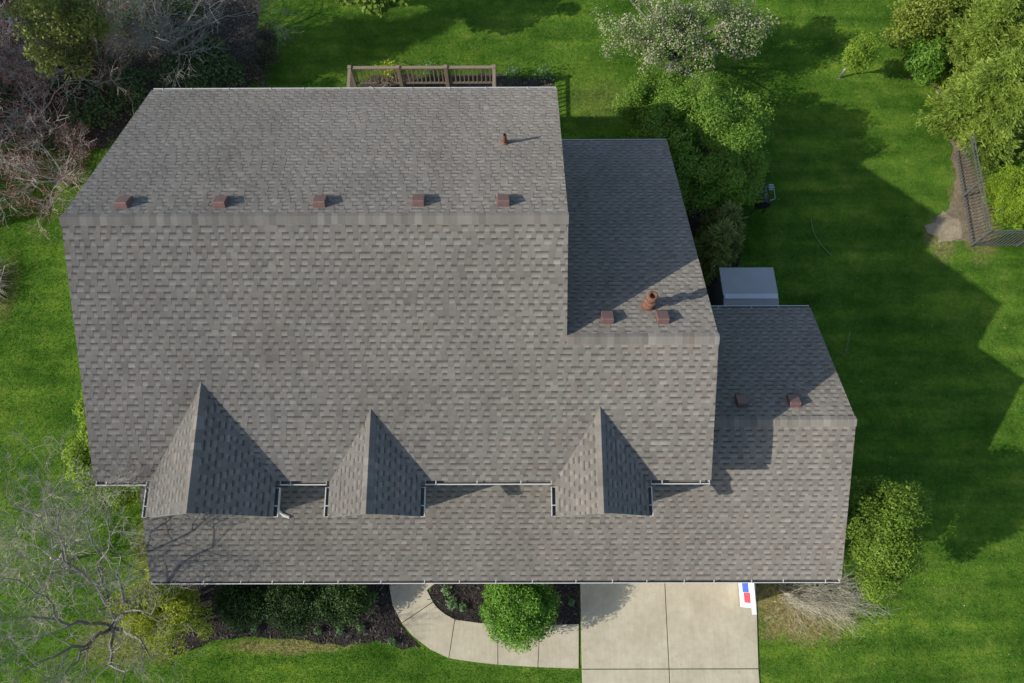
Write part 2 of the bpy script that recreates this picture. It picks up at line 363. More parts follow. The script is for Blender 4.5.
def gutter(parent, p, q, out, seed=0, step=.95, sh=.045):
    """open trough along p-q hung outside it; out = horizontal unit vector away from the roof"""
    p, q, o = np.array(p, float), np.array(q, float), np.array(out, float); p = p-o*sh; q = q-o*sh; mb = MB(); z = np.array([0, 0, 1.])
    def slab(a0, a1, z0, z1): 
        c = [p+o*a0+z*z0, q+o*a0+z*z0, q+o*a1+z*z0, p+o*a1+z*z0, p+o*a0+z*z1, q+o*a0+z*z1, q+o*a1+z*z1, p+o*a1+z*z1]
        mb.hexa(c)
    slab(-.05, -.04, -.12, -.005); slab(-.04, .045, -.12, -.09); nd = len(mb.f); slab(.046, .057, -.12, -.012); slab(.042, .064, -.012, .004)
    d = (q-p); Ln = np.linalg.norm(d); d = d/Ln; rs = random.Random(seed)
    for e in (p+d*.006, q-d*.006):
        c = [e-d*.006-o*.05-z*.12, e+d*.006-o*.05-z*.12, e+d*.006+o*.06-z*.12, e-d*.006+o*.06-z*.12]
        mb.hexa(c + [x+z*.11 for x in c])
    x = .25
    while x < Ln-.1:
        e = p+d*x; w0 = .011
        c = [e-d*w0-o*.09+z*.006, e+d*w0-o*.09+z*.006, e+d*w0+o*.06+z*.006, e-d*w0+o*.06+z*.006]
        mb.hexa(c + [y+z*.012 for y in c]); x += step*rs.uniform(.8, 1.2)
    g_ = mb.build('gutter', M['trim'], parent); g_.data.materials.append(M['trough'])
    for f_ in g_.data.polygons[:nd]: f_.material_index = 1
    return g_

house = empty('house', (-.6, 6, 0), 'large house under a stepped grey-brown shingle roof with three small front gables', 'house')
TH = .17    # roof deck thickness
def slab_x(x0, x1, prof, parent):
    """roof deck under a pitched profile [(y,z)..] extruded along x"""
    mb = MB(); n = len(prof)
    poly = [(y, z-.004) for y, z in prof] + [(y, z-TH) for y, z in prof[::-1]]
    mb.prism(poly, x0, x1, 'x'); return mb.build('fascia', M['fascia'], parent)
kA = (ZR-ZF)/(YR-YF); kAb = (ZR-ZF)/(YB-YR); kB = (ZRB-ZBB)/(YBB-YRB); kC = (ZRC-ZFC)/(YRC-YFC); kCb = (ZRC-ZBC)/(YBC-YRC)
def roof_group(x0, x1, yr, zr, front, back, seed):
    """front = (y,z,limit fn, length) etc.; returns the roof part"""
    pass
def hyp(dy, dz): return math.hypot(dy, dz)
# main roof
roofA = shingles('roof', M['shingle'], house, (0, YF, ZF), (1, 0, 0), (0, 1, kA), hyp(YR-YF, ZR-ZF), lambda v: (XL, XR), 1)
shingles('rear_slope', M['shingle'], roofA, (0, YB, ZF), (1, 0, 0), (0, -1, kAb), hyp(YB-YR, ZR-ZF), lambda v: (XL, XR), 2)
slab_x(XL+.02, XR-.02, [(YF+.09, ZF+kA*.09), (YR, ZR), (YB-.09, ZF+kAb*.09)], roofA)
uA, uAb = np.array([0, -1, -kA])/hyp(1, kA), np.array([0, 1, -kAb])/hyp(1, kAb)
ridge_cap(roofA, (XL-.01, YR, ZR), (XR+.01, YR, ZR), (uA, uAb), 3, wb=.12)
# side wing roof: its front slope runs on from the main one
roofB = shingles('roof', M['shingle'], house, (0, YF, ZF), (1, 0, 0), (0, 1, kA), hyp(YRB-YF, ZRB-ZF), lambda v: (XR+.001, XB), 4)
shingles('rear_slope', M['shingle'], roofB, (0, YBB, ZBB), (1, 0, 0), (0, -1, kB), hyp(YBB-YRB, ZRB-ZBB), lambda v: (XR-.22, XB), 5)
slab_x(XR-.019, XB-.02, [(YF+.09, ZF+kA*.09), (YRB, ZRB), (YBB-.09, ZBB+kB*.09)], roofB)
uB = np.array([0, 1, -kB])/hyp(1, kB)
ridge_cap(roofB, (XR+.0, YRB, ZRB), (XB+.01, YRB, ZRB), (uA, uB), 6, wb=.12)
# garage and porch roof
def limC(v):
    y = YFC + v/hyp(1, kC)
    return (XLL, XC) if y < 2.66 else (XB-.25, XC)
roofC = shingles('roof', M['shingle'], house, (0, YFC, ZFC), (1, 0, 0), (0, 1, kC), hyp(YRC-YFC, ZRC-ZFC), limC, 7)
shingles('rear_slope', M['shingle'], roofC, (0, YBC, ZBC), (1, 0, 0), (0, -1, kCb), hyp(YBC-YRC, ZRC-ZBC), lambda v: (XB-.25, XC), 8)
slab_x(XB-.248, XC-.02, [(YFC+.09, ZFC+kC*.09), (YRC, ZRC), (YBC-.09, ZBC+kCb*.09)], roofC)
slab_x(XLL+.02, XB-.25, [(YFC+.09, ZFC+kC*.09), (2.66, ZFC+kC*(2.66-YFC))], roofC)
uC, uCb = np.array([0, -1, -kC])/hyp(1, kC), np.array([0, 1, -kCb])/hyp(1, kCb)
ridge_cap(roofC, (XB-.24, YRC, ZRC), (XC+.01, YRC, ZRC), (uC, uCb), 9, wb=.12)

# dormer gables: left x, right x, ridge height, y where the ridge meets the main roof
YD = 1.465
DORM = [(-8.534, -5.441, 6.479, 4.356), (-4.365, -2.077, 6.162, 3.795), (.848, 3.154, 6.184, 3.834)]
for i, (l, r, zr, ya) in enumerate(DORM):
    mx = (l+r)/2 - (.05, .03, .065)[i]; l += .055; r -= .055; zr -= .04; ya -= .07; hw = mx-l; h = zr-ZF; kd = h/hw; Ld = hyp(hw, h); hr = r-mx; Lr_ = hyp(hr, h)
    mb = MB(); zb_ = ZFC+kC*(1.9-YFC)-.5
    mb.prism([(l+.45, zb_), (r-.45, zb_), (r-.45, ZF-.04+kd*.45-.17), (mx, zr-.18), (l+.45, ZF-.04+kd*.45-.17)], YD+.24, 2.9, 'y')
    dm = mb.build('dormer', M['siding'], house)
    yv = lambda v: YF + (ya-YF)*min(1, v/Ld) + .25
    lw = shingles('dormer_roof', M['shingle'], dm, (l, 0, ZF), (0, 1, 0), (hw, 0, h), Ld, lambda v: (YD, yv(v)), 20+i, .045)
    shingles('dormer_roof', M['shingle'], dm, (r, 0, ZF), (0, 1, 0), (-hr, 0, h), Lr_, lambda v: (YD, yv(v)), 30+i, .045)
    ul, ur = np.array([-hw, 0, -h])/Ld, np.array([hr, 0, -h])/Lr_
    ridge_cap(dm, (mx, YD-.015, zr), (mx, ya+.12, zr), (ul, ur), 40+i, wd=.14)
    mb = MB(); yb_ = YF+.3
    mb.prism([(l+.09, ZF+kd*.09-.004), (mx, zr-.004), (r-.09, ZF+h/hr*.09-.004), (r-.09, ZF-TH), (mx, zr-TH), (l+.09, ZF-TH)], YD+.012, yb_, 'y'); mb.build('fascia', M['trim'], dm)
    gutter(dm, (l-.005, YD, ZF-.01), (l-.005, YF-.07, ZF-.01), (-1, 0, 0), 50+i, .55, .0); gutter(dm, (r+.005, YD, ZF-.01), (r+.005, YF-.07, ZF-.01), (1, 0, 0), 60+i, .55, .0)
    mb = MB(); zw = ZF-.55; mb.box(mx-.5, mx+.5, YD+.215, YD+.25, zw-.35, zw+.45); wn = mb.build('window', M['trim'], dm)
    if i == 0:
        mb = MB(); zr0 = lambda y: ZFC+kC*(y-YFC)
        mb.tube([(r-.03, 1.74, ZF-.13), (r-.36, 1.74, ZF-.42), (r-.38, 1.76, zr0(1.76)+.14), (r-.36, 1.72, zr0(1.72)+.055), (r-.30, 1.66, zr0(1.66)+.045)], .036, 8)
        mb.tube([(r-.30, 1.66, zr0(1.66)+.045), (r-.14, 1.60, zr0(1.60)+.045)], .042, 8)
        mb.build('downspout', M['trim'], dm)
# gutters of the long eaves
seg = [(XL+.02, DORM[0][0]), (DORM[0][1], DORM[1][0]), (DORM[1][1], DORM[2][0])]
for a, b in seg: gutter(roofA, (a, YF, ZF-.01), (b, YF, ZF-.01), (0, -1, 0), int(abs(a*100)))
gutter(roofB, (DORM[2][1], YF, ZF-.01), (XB-.02, YF, ZF-.01), (0, -1, 0), 71)
gutter(roofA, (XL+.02, YB, ZF-.01), (XR-.02, YB, ZF-.01), (0, 1, 0), 72)
gutter(roofB, (XR+.02, YBB, ZBB-.01), (XB-.02, YBB, ZBB-.01), (0, 1, 0), 73)
gutter(roofC, (XLL+.02, YFC, ZFC-.01), (XC-.02, YFC, ZFC-.01), (0, -1, 0), 74)
gutter(roofC, (XB+.02, YBC, ZBC-.01), (XC-.02, YBC, ZBC-.01), (0, 1, 0), 75)

# walls
def under(y, yf, zf, k): return zf + k*(y-yf) - TH - .003
mb = MB()
y0, y1 = 2.7, YB-.42
mb.prism([(y0, 0), (y1, 0), (y1, ZF+kAb*(.42)-TH-.003), (YR, ZR-TH-.003), (y0, under(y0, YF, ZF, kA))], XL+.28, XR-.2, 'x'); wallA = mb.build('wall', M['siding'], house)
mb = MB(); y1b = YBB-.4
mb.prism([(y0+.003, 0), (y1b, 0), (y1b, ZBB+kB*.4-TH-.003), (YRB, ZRB-TH-.003), (y0+.003, under(y0+.003, YF, ZF, kA))], XR-.198, XB-.25, 'x'); wallB = mb.build('wall', M['siding'], house)
mb = MB(); y0c, y1c = .52, YBC-.35
mb.prism([(y0c, 0), (y1c, 0), (y1c, ZBC+kCb*.35-TH-.003), (YRC, ZRC-TH-.003), (y0c, under(y0c, YFC, ZFC, kC))], XB-.246, XC-.25, 'x'); wallC = mb.build('wall', M['siding'], house)
mb = MB()
mb.prism([(y0c, 0), (2.697, 0), (2.697, under(2.697, YFC, ZFC, kC)), (y0c, under(y0c, YFC, ZFC, kC))], XLL+.25, XB-.249, 'x'); wallD = mb.build('wall', M['siding'], house)
def window(wall, c, wd, ht, axis, out):
    """axis: 'x' wall runs along x; out = +1/-1 along the other axis"""
    def bx(mb, a0, a1, d0, d1, z0, z1):
        d0, d1 = sorted((d0*out, d1*out))
        if axis == 'x': mb.box(c[0]+a0, c[0]+a1, c[1]+d0, c[1]+d1, c[2]+z0, c[2]+z1)
        else: mb.box(c[0]+d0, c[0]+d1, c[1]+a0, c[1]+a1, c[2]+z0, c[2]+z1)
    g = MB(); bx(g, -wd/2, wd/2, .002, .02, -ht/2, ht/2); g = g.build('window', M['glass'], wall)
    f = MB()
    for a in (-1, 1): bx(f, a*wd/2-.04, a*wd/2+.04, .004, .05, -ht/2-.04, ht/2+.04)
    for zz in (-1, 0, 1): bx(f, -wd/2+.04, wd/2-.04, .006, .045, zz*ht/2-.03, zz*ht/2+.03)
    bx(f, -wd/2-.08, wd/2+.08, .002, .08, -ht/2-.10, -ht/2-.042)
    f.build('window_frame', M['trim'], wall); return g
for x in (-8.2, -6, -1.5): window(wallA, (x, y1, 4.0), 1.0, 1.3, 'x', 1)
for x in (-8.2, -.6): window(wallA, (x, y1, 1.5), 1.0, 1.4, 'x', 1)
for y in (5.2, 8.5, 11): window(wallA, (XL+.28, y, 4.1), .9, 1.3, 'y', -1)
for y in (4.5, 9.5): window(wallA, (XL+.28, y, 1.5), .9, 1.4, 'y', -1)
for y in (8.5, 10.8): window(wallB, (XB-.25, y, 1.5), .9, 1.3, 'y', 1)
window(wallC, (XC-.25, 2.5, 1.5), .9, 1.2, 'y', 1)
for x in (-7.6, -5.6): window(wallD, (x, y0c, 1.45), 1.3, 1.4, 'x', -1)
mb = MB(); mb.box(-3.35, -2.4, y0c-.03, y0c-.002, .16, 2.2); d_ = mb.build('front_door', M['maroon'], house)
mb = MB(); mb.box(-2.52, -2.48, y0c-.09, y0c-.032, 1.05, 1.15); mb.build('handle', M['steel'], d_)
mb = MB()
for k in range(4): mb.box(2.0, 6.75, y0c-.035, y0c-.003, .04+k*.53, .04+k*.53+.52)
mb.build('garage_door', M['white'], house)
mb = MB(); mb.box(-3.5, -2.25, .2, y0c-.004, 0.0, .15); mb.build('door_step', M['concrete'], house)
mb = MB(); mb.box(-3.2, -2.3, y1+.002, y1+.03, .6, 2.5); mb.build('rear_door', M['glass'], house)

# roof vents: low boxes with a sloping hood, sitting on the rear slopes just below each ridge
def vent_proto():
    mb = MB(); mb.box(-.145, .145, -.19, .19, -.02, .011); base = mb.build('roof_vent', M['maroon'], None, True)
    h = MB(); h.prism([(-.19, 0), (.19, 0), (.19, .08), (.12, .125), (-.17, .16), (-.19, .145)], -.132, .132, 'x'); hd = h.build('vent_hood', M['maroon'], base, True, bevel=.008)
    return base
V0 = None
def put_vent(par, px, py, z, k):
    global V0
    if V0 is None: V0 = vent_proto(); b = V0
    else:
        b = V0.copy(); col.objects.link(b)
        for ch in [c for c in V0.children]:
            c = ch.copy(); col.objects.link(c); c.parent = b
    P = at(px, py, z)
    b.parent = par; b.location = Vector(P) - org(par); b.rotation_euler = (-math.atan(k), 0, 0)
def on_plane(px, py, y0, z0, k):     # point where the pixel ray meets the plane z = z0 - k (y - y0)
    v = CD + CR*(px-512)/F + CU*(341.5-py)/F
    t = (z0 - k*(0-y0) - CH)/(v[2] + k*v[1]); return CPOS+v*t
for px, py in ((125, 204), (222, 203.5), (321, 203), (419, 202), (503.5, 202)):
    P = on_plane(px, py, YR, ZR, kAb); put_vent(roofA, px, py, P[2], kAb)
for px, py in ((607, 318.5), (662, 318.5)):
    P = on_plane(px, py, YRB, ZRB, kB); put_vent(roofB, px, py, P[2], kB)
for px, py in ((741, 402), (793, 402)):
    P = on_plane(px, py, YRC, ZRC, kCb); put_vent(roofC, px, py, P[2], kCb)
# rusty flue with a cowl, and a small soil pipe
P = on_plane(648, 306, YRB, ZRB, kB)
mb = MB(); mb.lathe(P, [(.165, -.10), (.165, .02), (.14, .16), (.085, .24), (.085, .55)], 20); fl = mb.build('flue_pipe', M['terracotta'], roofB, smooth=False)
mb = MB(); mb.lathe(P, [(.09, .30), (.15, .33), (.14, .37), (.09, .40)], 20); mb.build('storm_collar', M['terracotta'], roofB)
mb = MB(); mb.lathe(P, [(.085, .55), (.13, .57), (.13, .66), (.10, .70), (.07, .70), (.06, .60), (0, .60)], 20); mb.build('flue_cowl', M['terracotta'], roofB)
P = on_plane(505, 143.5, YR, ZR, kAb)
mb = MB(); mb.lathe(P, [(.12, -.06), (.12, .01), (.05, .09), (.042, .40), (.034, .40), (.034, .1)], 14); mb.build('soil_pipe', M['rust'], roofA)
mb = MB(); mb.box(P[0]-.17, P[0]+.12, P[1]-.15, P[1]+.12, P[2]-.04, P[2]+.02); fo = mb.build('pipe_flashing', M['lead'], roofA); 

# ------------------------------------------------------------------ ground, paving, beds
mb = MB(); N = 80
mb.add([(-400, -400, 0), (400, -400, 0), (400, 400, 0), (-400, 400, 0)], [(0, 1, 2, 3)]); tag(mb.build('ground', M['lawn']), kind='structure')
MASK = []; LOOSE = []   # polygons the grass keeps out of
def poly_px(pts, z=0): return [tuple(at(x, y, z)[:2]) for x, y in pts]
def wobble(poly, amp=.06, step=.2, seed=0):
    rs = random.Random(seed); out = []
    for i, p in enumerate(poly):
        q = poly[(i+1) % len(poly)]; n = max(1, int(math.dist(p, q)/step))
        for k in range(n): out.append((p[0]+(q[0]-p[0])*k/n + rs.uniform(-amp, amp), p[1]+(q[1]-p[1])*k/n + rs.uniform(-amp, amp)))
    return out
def sheet(name, poly, z, mat, mask=True, thick=0):
    mb = MB()
    if thick: mb.prism(poly, z-thick, z, 'z')
    else: mb.add([(x, y, z) for x, y in poly], [tuple(range(len(poly)))])
    o = tag(mb.build(name, mat), kind='structure')
    if mask == 'loose': LOOSE.append(np.array(poly))
    elif mask: MASK.append(np.array(poly))
    return o
wx0 = at(580, 600)[0]
bedA = [(-9.1, .5), *poly_px([(150, 600), (172, 655), (186, 652), (215, 640), (255, 637), (300, 640), (345, 646), (375, 641), (402, 648), (420, 648), (402, 625), (393, 600)]), (-3.62, .5)]
sheet('mulch_bed', wobble(bedA, .05, .2, 1), .008, M['mulch'])
bedB = [(-2.2, .5), *poly_px([(427, 600), (432, 606), (455, 622), (520, 626), (580, 625)]), (wx0, .5)]
sheet('mulch_bed', bedB, .008, M['mulch'])
bedC = [(6.95, .5), *poly_px([(758, 600), (759, 634), (790, 630), (820, 615), (850, 596)]), (8.6, .5)]
bedD = poly_px([(-60, -40), (262, -40), (258, 80), (240, 100), (150, 110), (105, 150), (60, 150), (20, 140), (-80, 150)])
sheet('leaf_litter_bed', wobble(bedD, .15, .3, 4), .008, M['litter'])
bedE = poly_px([(936, 232), (930, 222), (944, 212), (956, 190), (953, 160), (946, 110), (930, 82), (950, 90), (966, 150), (978, 180), (990, 243), (975, 243), (950, 241)])
sheet('fence_bed', wobble(bedE, .08, .2, 5), .008, M['tan'], 'loose')
sheet('sand_patch', wobble(poly_px([(930, 236), (927, 224), (936, 216), (950, 212), (960, 222), (966, 238), (950, 243)]), .12, .15, 8), .012, M['sand'], 'loose')
bedF = [(4.2, 12.9), (4.0, 12.3), (4.26, 7.2), *poly_px([(722, 300), (742, 260), (735, 225)])]
sheet('side_bed', wobble(bedF, .08, .2, 6), .008, M['mulch'])
bedG = [(-5.6, 12.4), (-5.6, 16.2), (-4.9, 16.9), (-.6, 16.9), *poly_px([(500, 76), (556, 78)], 0), (1.2, 12.4)]
sheet('rear_bed', wobble(bedG, .1, .25, 7), .008, M['litter'])
# driveway and path: slabs with open joints
def slabs(name, polys, z=.035):
    mb = MB()
    for p in polys: mb.prism(p, -.05, z, 'z')
    o = tag(mb.build(name, M['concrete'], bevel=.006), kind='structure')
    for p in polys: MASK.append(np.array(p))
    return o
g = .011; yj = -2.28
edge = lambda x0, x1, y: x0+(x1-x0)*(min(0, max(y, -2.9))/-2.7)
DX = ((1.857, 1.83), (4.28, 4.262), (6.91, 6.72))
slabs('driveway', [[(edge(*a, b)+g, b), (edge(*c, b)-g, b), (edge(*c, d)-g, d), (edge(*a, d)+g, d)] for a, c in (DX[:2], DX[1:]) for b, d in ((yj+g, .5), (-6.2, yj-g), (-12, -6.2-2*g))])
wo = [(-3.62, .1), *poly_px([(390, 590), (393, 606), (402, 623), (413, 636), (430, 649), (449, 658), (475, 662), (498, 664.5), (538, 667), (579, 668.5)])]
wi = [(-2.17, .1), *poly_px([(427, 590), (430, 596), (433, 602), (437, 607.5), (445, 614), (455, 619.5), (480, 623), (498, 624.5), (540, 625.5), (579, 624)])]
def walk_quad(i, j):
    a = wo[i:j+1]; b = wi[i:j+1]
    def shr(p, q, e): 
        d = Vector((q[0]-p[0], q[1]-p[1])).normalized()*e; return (p[0]+d.x, p[1]+d.y)
    a = [shr(a[0], a[1], .009)] + a[1:-1] + [shr(a[-1], a[-2], .009)]; b = [shr(b[0], b[1], .009)] + b[1:-1] + [shr(b[-1], b[-2], .009)]
    return a + b[::-1]
slabs('front_path', [walk_quad(0, 3), walk_quad(3, 6), walk_quad(6, 8), walk_quad(8, 9), walk_quad(9, 10)], .03)

# ------------------------------------------------------------------ grass blades and wood chips
def inside(poly, x, y):
    px, py = poly[:, 0], poly[:, 1]; r = np.zeros(len(x), bool); j = len(poly)-1
    for i in range(len(poly)):
        c = ((py[i] > y) != (py[j] > y)) & (x < (px[j]-px[i])*(y-py[i])/(py[j]-py[i]+1e-12)+px[i]); r ^= c; j = i
    return r
HOUSE = [np.array([(XL+.3, 2.7), (XR, 2.7), (XR, 12.4), (XL+.3, 12.4)]), np.array([(XLL+.25, .5), (XC-.25, .5), (XC-.25, 2.7), (XLL+.25, 2.7)]),
         np.array([(XR, 2), (XB-.2, 2), (XB-.2, 12.2), (XR, 12.2)]), np.array([(XB-.3, 2), (XC-.25, 2), (XC-.25, 7.1), (XB-.3, 7.1)])]
def scatter(n, x0, x1, y0, y1, out, inn=None, margin=0):
    x = rng.uniform(x0, x1, n); y = rng.uniform(y0, y1, n); k = np.ones(n, bool)
    jx, jy = rng.normal(0, .07, n), rng.normal(0, .07, n)
    for p in out: k &= ~inside(p, x+jx, y+jy)
    if inn is not None:
        q = np.zeros(n, bool)
        for p in inn: q |= inside(p, x, y)
        k &= q
    return x[k], y[k]
HARD = [p for p in MASK]
gx, gy = scatter(1100000, -19.5, 19.5, -5, 22.5, HARD + HOUSE)
keep = np.ones(len(gx), bool); jx, jy = rng.normal(0, .33, len(gx)), rng.normal(0, .33, len(gx))
for p in LOOSE: keep &= ~(inside(p, gx+jx, gy+jy) & (rng.random(len(gx)) < .6))
gx, gy = gx[keep], gy[keep]
n = len(gx); th = rng.uniform(0, 2*math.pi, n); hgt = rng.uniform(.014, .045, n); lean = rng.uniform(.6, 2.0, n)*hgt; wd = rng.uniform(.006, .012, n)
a2 = th + rng.normal(0, .8, n)
B0 = np.stack([gx, gy, np.zeros(n)], 1); side = np.stack([-np.sin(th), np.cos(th), np.zeros(n)], 1)*wd[:, None]
tip = B0 + np.stack([np.cos(a2)*lean, np.sin(a2)*lean, hgt], 1)
V = np.stack([B0-side, B0+side, tip], 1).reshape(-1, 3)
t = np.clip(rng.normal(.5, .22, n), 0, 1); T = np.zeros((n, 3, 4)); T[:, :, 0] = t[:, None]; T[..., 3] = 1
tag(np_mesh('grass', V, 3, M['blade'], None, T.reshape(-1, 4)), 'short green lawn grass around the house, straw-coloured in worn spots', 'grass', kind='stuff')
def chips(name, polys, n, mat, label, s0=.02, s1=.07):
    P = np.concatenate(polys); x, y = scatter(n, P[:, 0].min(), P[:, 0].max(), P[:, 1].min(), P[:, 1].max(), HOUSE, polys); n = len(x)
    th = rng.uniform(0, 6.28, n); L_ = rng.uniform(s0, s1, n); W_ = rng.uniform(.006, .018, n); z = rng.uniform(.012, .035, n)
    C = np.stack([x, y, z], 1); a = np.stack([np.cos(th)*L_, np.sin(th)*L_, rng.normal(0, .012, n)], 1); b = np.stack([-np.sin(th)*W_, np.cos(th)*W_, rng.normal(0, .006, n)], 1)
    V = np.stack([C-a-b, C+a-b, C+a+b, C-a+b], 1).reshape(-1, 3); T = np.zeros((n, 4, 4)); T[:, :, 0] = rng.uniform(0, 1, n)[:, None]; T[..., 3] = 1
    tag(np_mesh(name, V, 4, mat, None, T.reshape(-1, 4)), label, 'mulch', kind='stuff')
mchip = NT('chip_tints'); mchip.color(mchip.ramp(mchip.attr(0), [(0, (.012, .010, .008)), (.7, (.045, .036, .03)), (1, (.12, .10, .085))])); 
chips('wood_mulch', [np.array(bedA), np.array(bedB), np.array(bedF)], 26000, mchip.m, 'dark shredded wood mulch on the planting beds beside the house')
lchip = NT('litter_tints'); lchip.color(lchip.ramp(lchip.attr(0), [(0, (.03, .024, .018)), (.6, (.10, .075, .055)), (1, (.24, .19, .14))]))
chips('dead_leaves', [np.array(bedD), np.array(bedG)], 20000, lchip.m, 'brown dead leaves and twigs littering the bare beds', .015, .05)

x, y = scatter(900, 3, 16, -4.5, 22, HARD + HOUSE); n = len(x); C = np.stack([x, y, rng.uniform(.02, .045, n)], 1)
def flat_bits(C, s):
    n = len(C); th = rng.uniform(0, 6.28, n); a = np.stack([np.cos(th), np.sin(th), rng.normal(0, .2, n)], 1)*s*rng.uniform(.5, 1.2, (n, 1)); b = np.stack([-np.sin(th), np.cos(th), rng.normal(0, .2, n)], 1)*s*.6
    return np.stack([C-a, C+b, C+a, C-b], 1).reshape(-1, 3)
pm = NT('pale_flecks'); pm.color(pm.ramp(pm.attr(0), [(0, (.16, .13, .07)), (.7, (.30, .26, .16)), (1, (.5, .48, .42))]))
T = np.zeros((n, 4, 4)); T[:, :, 0] = (rng.uniform(0, 1, n)**1.6)[:, None]; T[..., 3] = 1
tag(np_mesh('fallen_petals', flat_bits(C, .018), 4, pm.m, None, T.reshape(-1, 4)), 'scattered dead leaves and pale petals lying on the right-hand lawn', 'litter', kind='stuff')
# ------------------------------------------------------------------ foliage
def unit(v): return v/(np.linalg.norm(v, axis=-1, keepdims=True)+1e-9)
def leaf_quads(C, Nn, size, asp, tint, droop=None):
    n = len(C); t = unit(np.cross(Nn, unit(rng.normal(size=(n, 3))))); 
    if droop is not None: t = unit(t + droop); 
    b = unit(np.cross(Nn, t)); Ls = size*rng.uniform(.65, 1.35, n)[:, None]; ws = Ls*asp
    V = np.stack([C-t*Ls/2, C+b*ws/2-t*Ls*.05, C+t*Ls/2, C-b*ws/2-t*Ls*.05], 1).reshape(-1, 3)
    T = np.zeros((n, 4, 4)); T[:, :, 0] = np.clip(tint, 0, 1)[:, None]; T[..., 3] = 1
    return V, T.reshape(-1, 4)
def clumps(c, rad, n, size, seed, shape='dome', jitter=.18):
    """clump centres and radii filling an uneven crown"""
    rs = np.random.default_rng(seed); out = []
    c = np.array(c, float); rad = np.array(rad, float)
    ph = rs.uniform(0, 6.28, 4)
    for i in range(n):
        d = unit(rs.normal(size=3)); 
        if shape == 'dome' and d[2] < -.25: d[2] *= -1
        a = math.atan2(d[1], d[0]); wob = 1 + jitter*(math.sin(3*a+ph[0])*.6 + math.sin(5*a+ph[1])*.4 + rs.normal(0, .35))
        rr = rs.uniform(.3, 1)**.45*wob
        out.append((c + d*rad*rr*.88, size*rs.uniform(.6, 1.3), rs.normal(0, .13)))
    return out
def crown(name, mat, parent, cl, per, leaf, asp=.55, seed=0, up=.5, fill=.35, z0=.03):
    rs = np.random.default_rng(seed+99); Vs, Ts = [], []
    for c, r, tb in cl:
        n = max(6, int(per*rs.uniform(.7, 1.3))); d = unit(rs.normal(size=(n, 3))); rr = rs.uniform(fill, 1.08, n)**.6
        C = c + d*r*rr[:, None]*np.array([1, 1, .8]); C = C[C[:, 2] > z0]; d = d[:len(C)]
        Nn = unit(d*.6 + np.array([0, 0, up]) + rs.normal(size=(len(C), 3))*.55)
        V, T = leaf_quads(C, Nn, leaf, asp, .5 + tb + rs.normal(0, .17, len(C))); Vs.append(V); Ts.append(T)
    return np_mesh(name, np.concatenate(Vs), 4, mat, parent, np.concatenate(Ts))
def shrub(name, px, py, zc, rpx, rpy, rz, mat, label, cat='shrub', group=None, ncl=60, csz=.3, per=220, leaf=.07, seed=0, jitter=.15, asp=.55, stems=True, up=.5):
    c = at(px, py, zc); k = sc(c); rad = (rpx/k, rpy/k, rz)
    root = empty(name, (c[0], c[1], 0), label, cat, group)
    cl = clumps(c, (rad[0]-csz*.5, rad[1]-csz*.5, max(.1, rad[2]-csz*.5)), ncl, csz, seed, jitter=jitter)
    cl = [q for q in cl if not (q[0][0] < XC+.18 and q[0][0] > XL+.1 and .4 < q[0][1] < YBC) and not (4 < q[0][0] < XC+.18 and -.1 < q[0][1] < YBC)]
    crown('foliage', mat, root, cl, per, leaf, asp, seed, up)
    if stems:
        mb = MB(); rs = random.Random(seed)
        for i in range(7):
            a = rs.uniform(0, 6.28); e = (c[0]+math.cos(a)*rad[0]*.55, c[1]+math.sin(a)*rad[1]*.55, zc+rad[2]*.3)
            mb.tube([(c[0]+rs.uniform(-.06, .06), c[1]+rs.uniform(-.06, .06), 0), ((c[0]*.6+e[0]*.4), (c[1]*.6+e[1]*.4), zc*.6), e], [.03, .022, .008], 5)
        mb.build('stem', M['barkdark'], root)
    return root
def limb_net(base, tops, r0, seed, mat, parent, name='trunk', zf=.35):
    mb = MB(); rs = random.Random(seed); base = np.array(base, float); c = np.mean(np.array(tops), 0); fork = base + (c-base)*np.array([.3, .3, zf]); fork[2] = base[2]+(c[2]-base[2])*zf
    mb.tube([base, (base+fork)/2 + np.array([rs.uniform(-.05, .05), rs.uniform(-.05, .05), 0]), fork], [r0*1.15, r0*.95, r0*.85], 10)
    for tp in tops:
        tp = np.array(tp); md = fork + (tp-fork)*.5 + np.array([rs.uniform(-.2, .2), rs.uniform(-.2, .2), rs.uniform(0, .25)])
        mb.tube([fork - np.array([0, 0, .05]), md, tp], [r0*.6, r0*.38, r0*.1], 6)
    return mb.build(name, mat, parent, smooth=True)
def leafy_tree(name, base_px, px, py, zc, rpx, rpy, rz, mat, label, group=None, ncl=80, csz=.45, per=260, leaf=.1, seed=0, jitter=.2, bark='bark', r0=.12, asp=.55, base=None):
    c = at(px, py, zc); k = sc(c); b = np.array(base) if base is not None else np.array([c[0], c[1], 0])
    root = empty(name, tuple(b), label, 'tree', group)
    cl = clumps(c, (rpx/k-csz*.5, rpy/k-csz*.5, rz), ncl, csz, seed, 'ball', jitter)
    cl = [q for q in cl if not (q[0][0] < XB+.3 and q[0][1] < YBB+.3 and q[0][0] > 0)]
    crown('crown', mat, root, cl, per, leaf, asp, seed)
    rs = np.random.default_rng(seed); idx = rs.choice(len(cl), min(26, len(cl)), False)
    limb_net(b, [cl[i][0] for i in idx], r0, seed, M[bark], root)
    return root, cl
